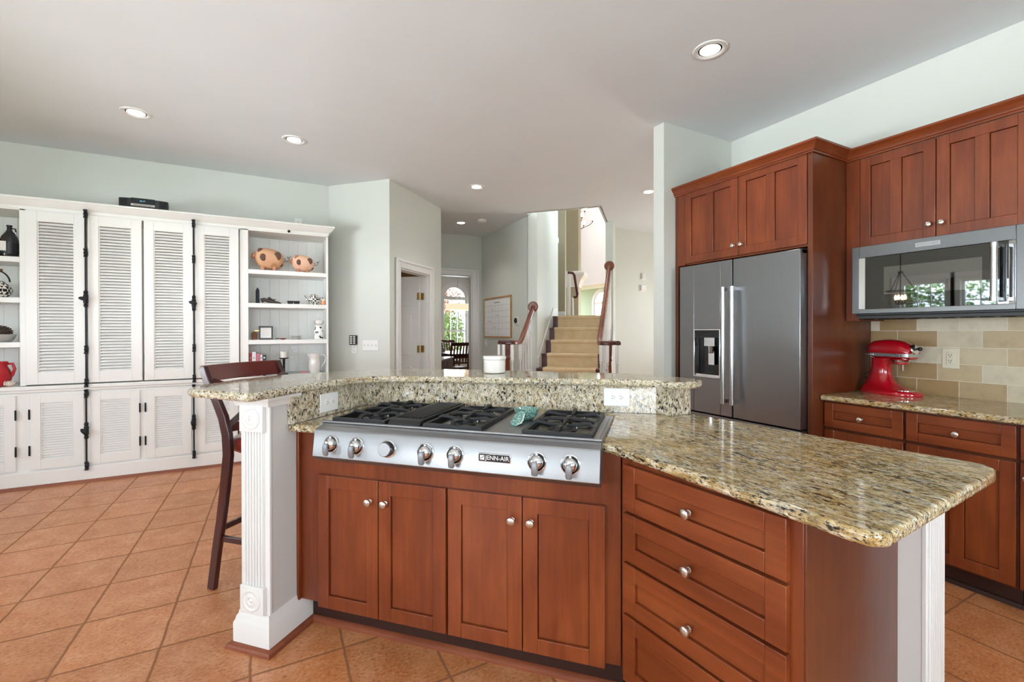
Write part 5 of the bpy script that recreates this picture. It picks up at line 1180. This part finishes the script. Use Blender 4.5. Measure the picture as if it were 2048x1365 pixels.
railing('right stair railing rising to the pale wall end', -.495, 5.555, -1, RP, br, (-.632, 7.135, zr_(7.12)))
# second flight rail seen at the top
t = T('landing_railing', 'short dark handrail with white posts at the head of the stairs', 'stair railing', (-1.5, 9.0, 1.56), UV)
t.part('handrail', MB().bar([(-1.62, 9.0, 2.49), (-1.52, 9.0, 2.48), (-1.49, 9.03, 2.44), (-1.44, 9.10, 2.06), (-1.45, 9.12, 2.01), (-1.53, 9.12, 1.99)], .06, .05, (0, 1, 0)), 'tread', bevel=.01)
t.part('newel_post', MB().box(-1.63, -1.57, 8.98, 9.04, 1.56, 2.46), 'trim', bevel=.004)
t.part('baluster', MB().bar([(-1.52, 9.06, 1.56), (-1.53, 9.06, 1.99)], .03, .03, (1, 0, 0)), 'trim')

# ================================================================== FOYER CHANDELIER
cx, cy, cz = 7.90, 11.07, 4.45
t = T('chandelier', 'multi-arm chandelier with white glass shades in the bright foyer', 'chandelier', (cx, cy, cz))
cc = MB(); cc.cyl((cx, cy, cz), (cx, cy, 7.4), .010, 8); cc.lathe([(.001, -.14), (.03, -.12), (.05, -.04), (.02, .03), (.03, .18), (.012, .32), (.012, .5)], (cx, cy, cz), (0, 0, 1), 16); t.part('stem', cc, 'bronze')
for ring, (nr, rr, zz) in enumerate(((6, .56, .05), (5, .34, .38))):
    for k in range(nr):
        q = 2*PI*k/nr+.35+ring*.4; d = Vector((math.cos(q), math.sin(q), 0)); b = Vector((cx, cy, cz+zz))
        ao = t.part('arm', MB().tube([b + Vector((0, 0, -.10)), b + d*rr*.45 + Vector((0, 0, -.13)), b + d*rr*.85 + Vector((0, 0, -.04)), b + d*rr + Vector((0, 0, .03)), b + d*rr + Vector((0, 0, .07))], .009, 7), 'bronze')
        e = b + d*rr + Vector((0, 0, .05)); t.part('socket', MB().lathe([(.012, 0), (.030, .02), (.032, .03)], e, (0, 0, 1), 12), 'bronze', ao)
        t.part('glass_shade', MB().lathe([(.030, .03), (.052, .06), (.060, .11), (.064, .135), (.060, .135), (.001, .06)], e, (0, 0, 1), 16), 'bulb', ao)

# ================================================================== DINING ROOM
tx, ty = 4.30, 11.05
t = T('dining_table', 'dark wood dining table glimpsed through the cased opening', 'table', (tx, ty, 0))
t.part('tabletop', MB().box(tx-.62, tx+.62, ty-.85, ty+.85, .735, .765), 'dchair', bevel=.006); t.part('apron', MB().box(tx-.54, tx+.54, ty-.77, ty+.77, .65, .735), 'dchair')
for sx in (-1, 1):
    for sy in (-1, 1): t.part('leg', MB().bar([(tx+sx*.52, ty+sy*.75, 0), (tx+sx*.52, ty+sy*.75, .735)], [.05, .08], .07, (1, 0, 0)), 'dchair', bevel=.004)
def dining_chair(label):
    t = T('dining_chair', label, 'chair', (0, 0, 0), group='slat-back dining chairs')   # faces +y
    t.part('seat', MB().box(-.23, .23, -.20, .24, .44, .48), 'dchair', bevel=.012)
    for s in (-1, 1):
        t.part('leg', MB().bar([(s*.21, -.26, 0), (s*.21, -.20, .46), (s*.225, -.22, .75), (s*.23, -.29, 1.05)], .036, .036, (1, 0, 0)), 'dchair', bevel=.003)
        t.part('leg', MB().bar([(s*.20, .21, 0), (s*.205, .21, .44)], .036, .036, (1, 0, 0)), 'dchair', bevel=.003)
    t.part('top_rail', MB().box(-.25, .25, -.302, -.272, .975, 1.055), 'dchair', bevel=.006); t.part('lower_rail', MB().box(-.21, .21, -.222, -.202, .56, .60), 'dchair', bevel=.003)
    for k in range(5): t.part('back_slat', MB().bar([(-.15+k*.075, -.212, .60), (-.15+k*.075, -.225, .78), (-.15+k*.075, -.284, .98)], .034, .012, (1, 0, 0)), 'dchair')
    return t
ch = dining_chair('slat-back dining chair nearest the opening, with its back to the camera')
spots = [(3.72, 9.88, .05, None), (5.02, 11.35, PI/2+.1, 'slat-back dining chair on the far right side of the dining table'), (3.60, 11.35, -PI/2, 'slat-back dining chair on the left side of the dining table, cut by the door casing'),
         (4.45, 12.32, PI, 'slat-back dining chair at the window end of the dining table')]
for x, y, a, lb in spots:
    m_ = Matrix.Translation((x, y, 0)) @ Matrix.Rotation(a, 4, 'Z')
    if lb is None: ch.o.matrix_world = m_
    else: dup(ch.o, m_, lb)
t = T('house_plant', 'small leafy green plant standing on the dining table', 'plant', (3.95, 11.45, .765)); t.part('pot', MB().lathe([(.05, 0), (.065, .10), (.058, .10), (.001, .09)], (3.95, 11.45, .7655), (0, 0, 1), 18), 'stone')
mb = MB()
for k in range(26):
    q = k*2.4; r = .05+.10*random.random(); h = .85+.30*random.random(); c_ = Vector((3.95+r*math.cos(q), 11.45+r*math.sin(q), h)); d = Vector((math.cos(q), math.sin(q), .3)); s_ = Vector((-math.sin(q), math.cos(q), 0))
    mb.add([c_-d*.06, c_+s_*.025, c_+d*.06, c_-s_*.025], [(0, 1, 2, 3)])
t.part('leaves', mb, 'green_plant')
px_, py_ = 4.165, 10.92
t = T('drum_pendant', 'oval drum pendant lamp with cream shade over the dining table', 'pendant lamp', (px_, py_, 1.855))
n = 32; rx_, ry_ = .34, .20
mb = MB(); mb.rings([[(px_+rx_*k*math.cos(q), py_+ry_*k*math.sin(q), z) for q in [2*PI*i/n for i in range(n)]] for z, k in ((1.855, 1.0), (2.02, .90), (2.02, .88), (1.855, .98))], cap=False); t.part('shade', mb, 'shade')
mb = MB(); mb.cyl((px_, py_, 2.25), (px_, py_, ZC), .006, 8); mb.lathe([(.02, 0), (.03, .02), (.01, .05)], (px_, py_, 2.24), (0, 0, 1), 12); mb.tube([(px_, py_, 2.26), (px_-.20, py_, 2.02), (px_-.20, py_, 1.79)], .005, 6); mb.tube([(px_, py_, 2.26), (px_+.20, py_, 2.02), (px_+.20, py_, 1.79)], .005, 6); mb.tube([(px_-.27, py_, 1.792), (px_+.27, py_, 1.792)], .005, 6); t.part('frame', mb, 'nickel')
t.part('candle_sleeve', MB().cyl((px_-.2, py_, 1.795), (px_-.2, py_, 1.87), .012, 8), 'porcelain'); t.part('candle_sleeve', MB().cyl((px_+.2, py_, 1.795), (px_+.2, py_, 1.87), .012, 8), 'porcelain')
pl_ = bpy.data.lights.new('pendant_glow', 'POINT'); pl_.energy = 12; pl_.color = (1, .85, .65); pl_.shadow_soft_size = .08; po = bpy.data.objects.new('pendant_glow', pl_); C.objects.link(po); po.location = (px_, py_, 1.93)
t = T('sideboard', 'dark sideboard with pale stone top just inside the dining room', 'sideboard', (.45, .25, 0), FR(2.62, 7.74, math.radians(56)))
t.part('case', MB().box(.02, .98, .02, .48, .0, .772), 'dchair', bevel=.004); t.part('stone_top', MB().box(0, 1.0, 0, .50, .772, .800), 'marble', bevel=.006)
for k in range(2): t.part('door', MB().box(.05+k*.46, .49+k*.46, .005, .02, .06, .73), 'dchair', bevel=.004)

# ================================================================== BREAKFAST SIDE (seen mirrored in the microwave) AND OUTDOORS
bx_, by_ = -1.6, 3.17
t = T('bowl_pendant', 'clear glass bowl pendant lamp with candle bulbs, mirrored in the microwave', 'pendant lamp', (bx_, by_, 1.67))
mb = MB(); mb.cyl((bx_, by_, 2.16), (bx_, by_, ZC), .006, 8); mb.lathe([(.03, -.01), (.03, .01)], (bx_, by_, 2.16), (0, 0, 1), 14)
for k in range(3): q = 2*PI*k/3+.3; mb.tube([(bx_+.02*math.cos(q), by_+.02*math.sin(q), 2.155), (bx_+.165*math.cos(q), by_+.165*math.sin(q), 1.885)], .005, 6)
mb.tube([(bx_+.168*math.cos(q), by_+.168*math.sin(q), 1.885) for q in [2*PI*i/28 for i in range(28)]], .007, 6, True); mb.cyl((bx_, by_, 2.16), (bx_, by_, 1.70), .006, 8); t.part('iron_frame', mb, 'bronze')
t.part('glass_bowl', MB().rings([[(bx_+r*math.cos(q), by_+r*math.sin(q), z) for q in [2*PI*i/32 for i in range(32)]] for r, z in ((.160, 1.885), (.215, 1.82), (.190, 1.73), (.10, 1.665), (.02, 1.655))], cap=False), 'pane')
for k in range(4):
    q = 2*PI*k/4; x, y = bx_+.055*math.cos(q), by_+.055*math.sin(q); so = t.part('candle_sleeve', MB().tube([(bx_, by_, 1.70), ((bx_+x)/2, (by_+y)/2, 1.695), (x, y, 1.71), (x, y, 1.76)], .007, 7), 'bronze')
    t.part('bulb', MB().lathe([(.006, 0), (.016, .02), (.012, .05), (.001, .075)], (x, y, 1.76), (0, 0, 1), 12), 'bulb2', so)
struct('ground', MB().box(-40, 40, -40, 60, -.6, -.5), 'grass')
def tree(label, x, y, h, r, mat, n, seed):
    rnd = random.Random(seed); t = T('garden_tree', label, 'tree', (x, y, -.5), group='garden trees outside')
    t.part('trunk', MB().tube([(x, y, -.5), (x+.1, y, h*.35), (x-.05, y+.1, h*.75)], [.16, .12, .05], 9), 'bark')
    mb = MB()
    for k in range(n):
        d = Vector((rnd.gauss(0, 1), rnd.gauss(0, 1), rnd.gauss(0, 1))).normalized()*(rnd.random()**.45); c_ = Vector((x+d.x*r, y+d.y*r, h*.58+d.z*h*.44))
        a = Vector((rnd.gauss(0, 1), rnd.gauss(0, 1), rnd.gauss(0, 1))).normalized(); b = a.cross(Vector((.3, .5, .8))).normalized(); s_ = .035+.045*rnd.random()
        mb.add([c_-a*s_, c_+b*s_*.55, c_+a*s_, c_-b*s_*.55], [(0, 1, 2, 3)])
    t.part('crown', mb, mat)
tree('bushy green tree outside the breakfast windows', -7.2, 5.2, 4.2, 1.5, 'leaf', 7500, 1)
tree('dense green tree outside the breakfast windows, right of the first', -7.4, 8.9, 5.0, 1.7, 'leaf', 7500, 2)
tree('green tree farther from the breakfast windows', -11.5, 3.6, 5.5, 2.0, 'leaf', 3200, 3)
tree('reddish autumn tree outside the arched dining window', 6.4, 18.3, 5.8, 1.7, 'leafr', 3800, 4)
tree('low green shrub below the arched dining window', 5.25, 14.7, 2.0, .85, 'leaf', 2200, 5)
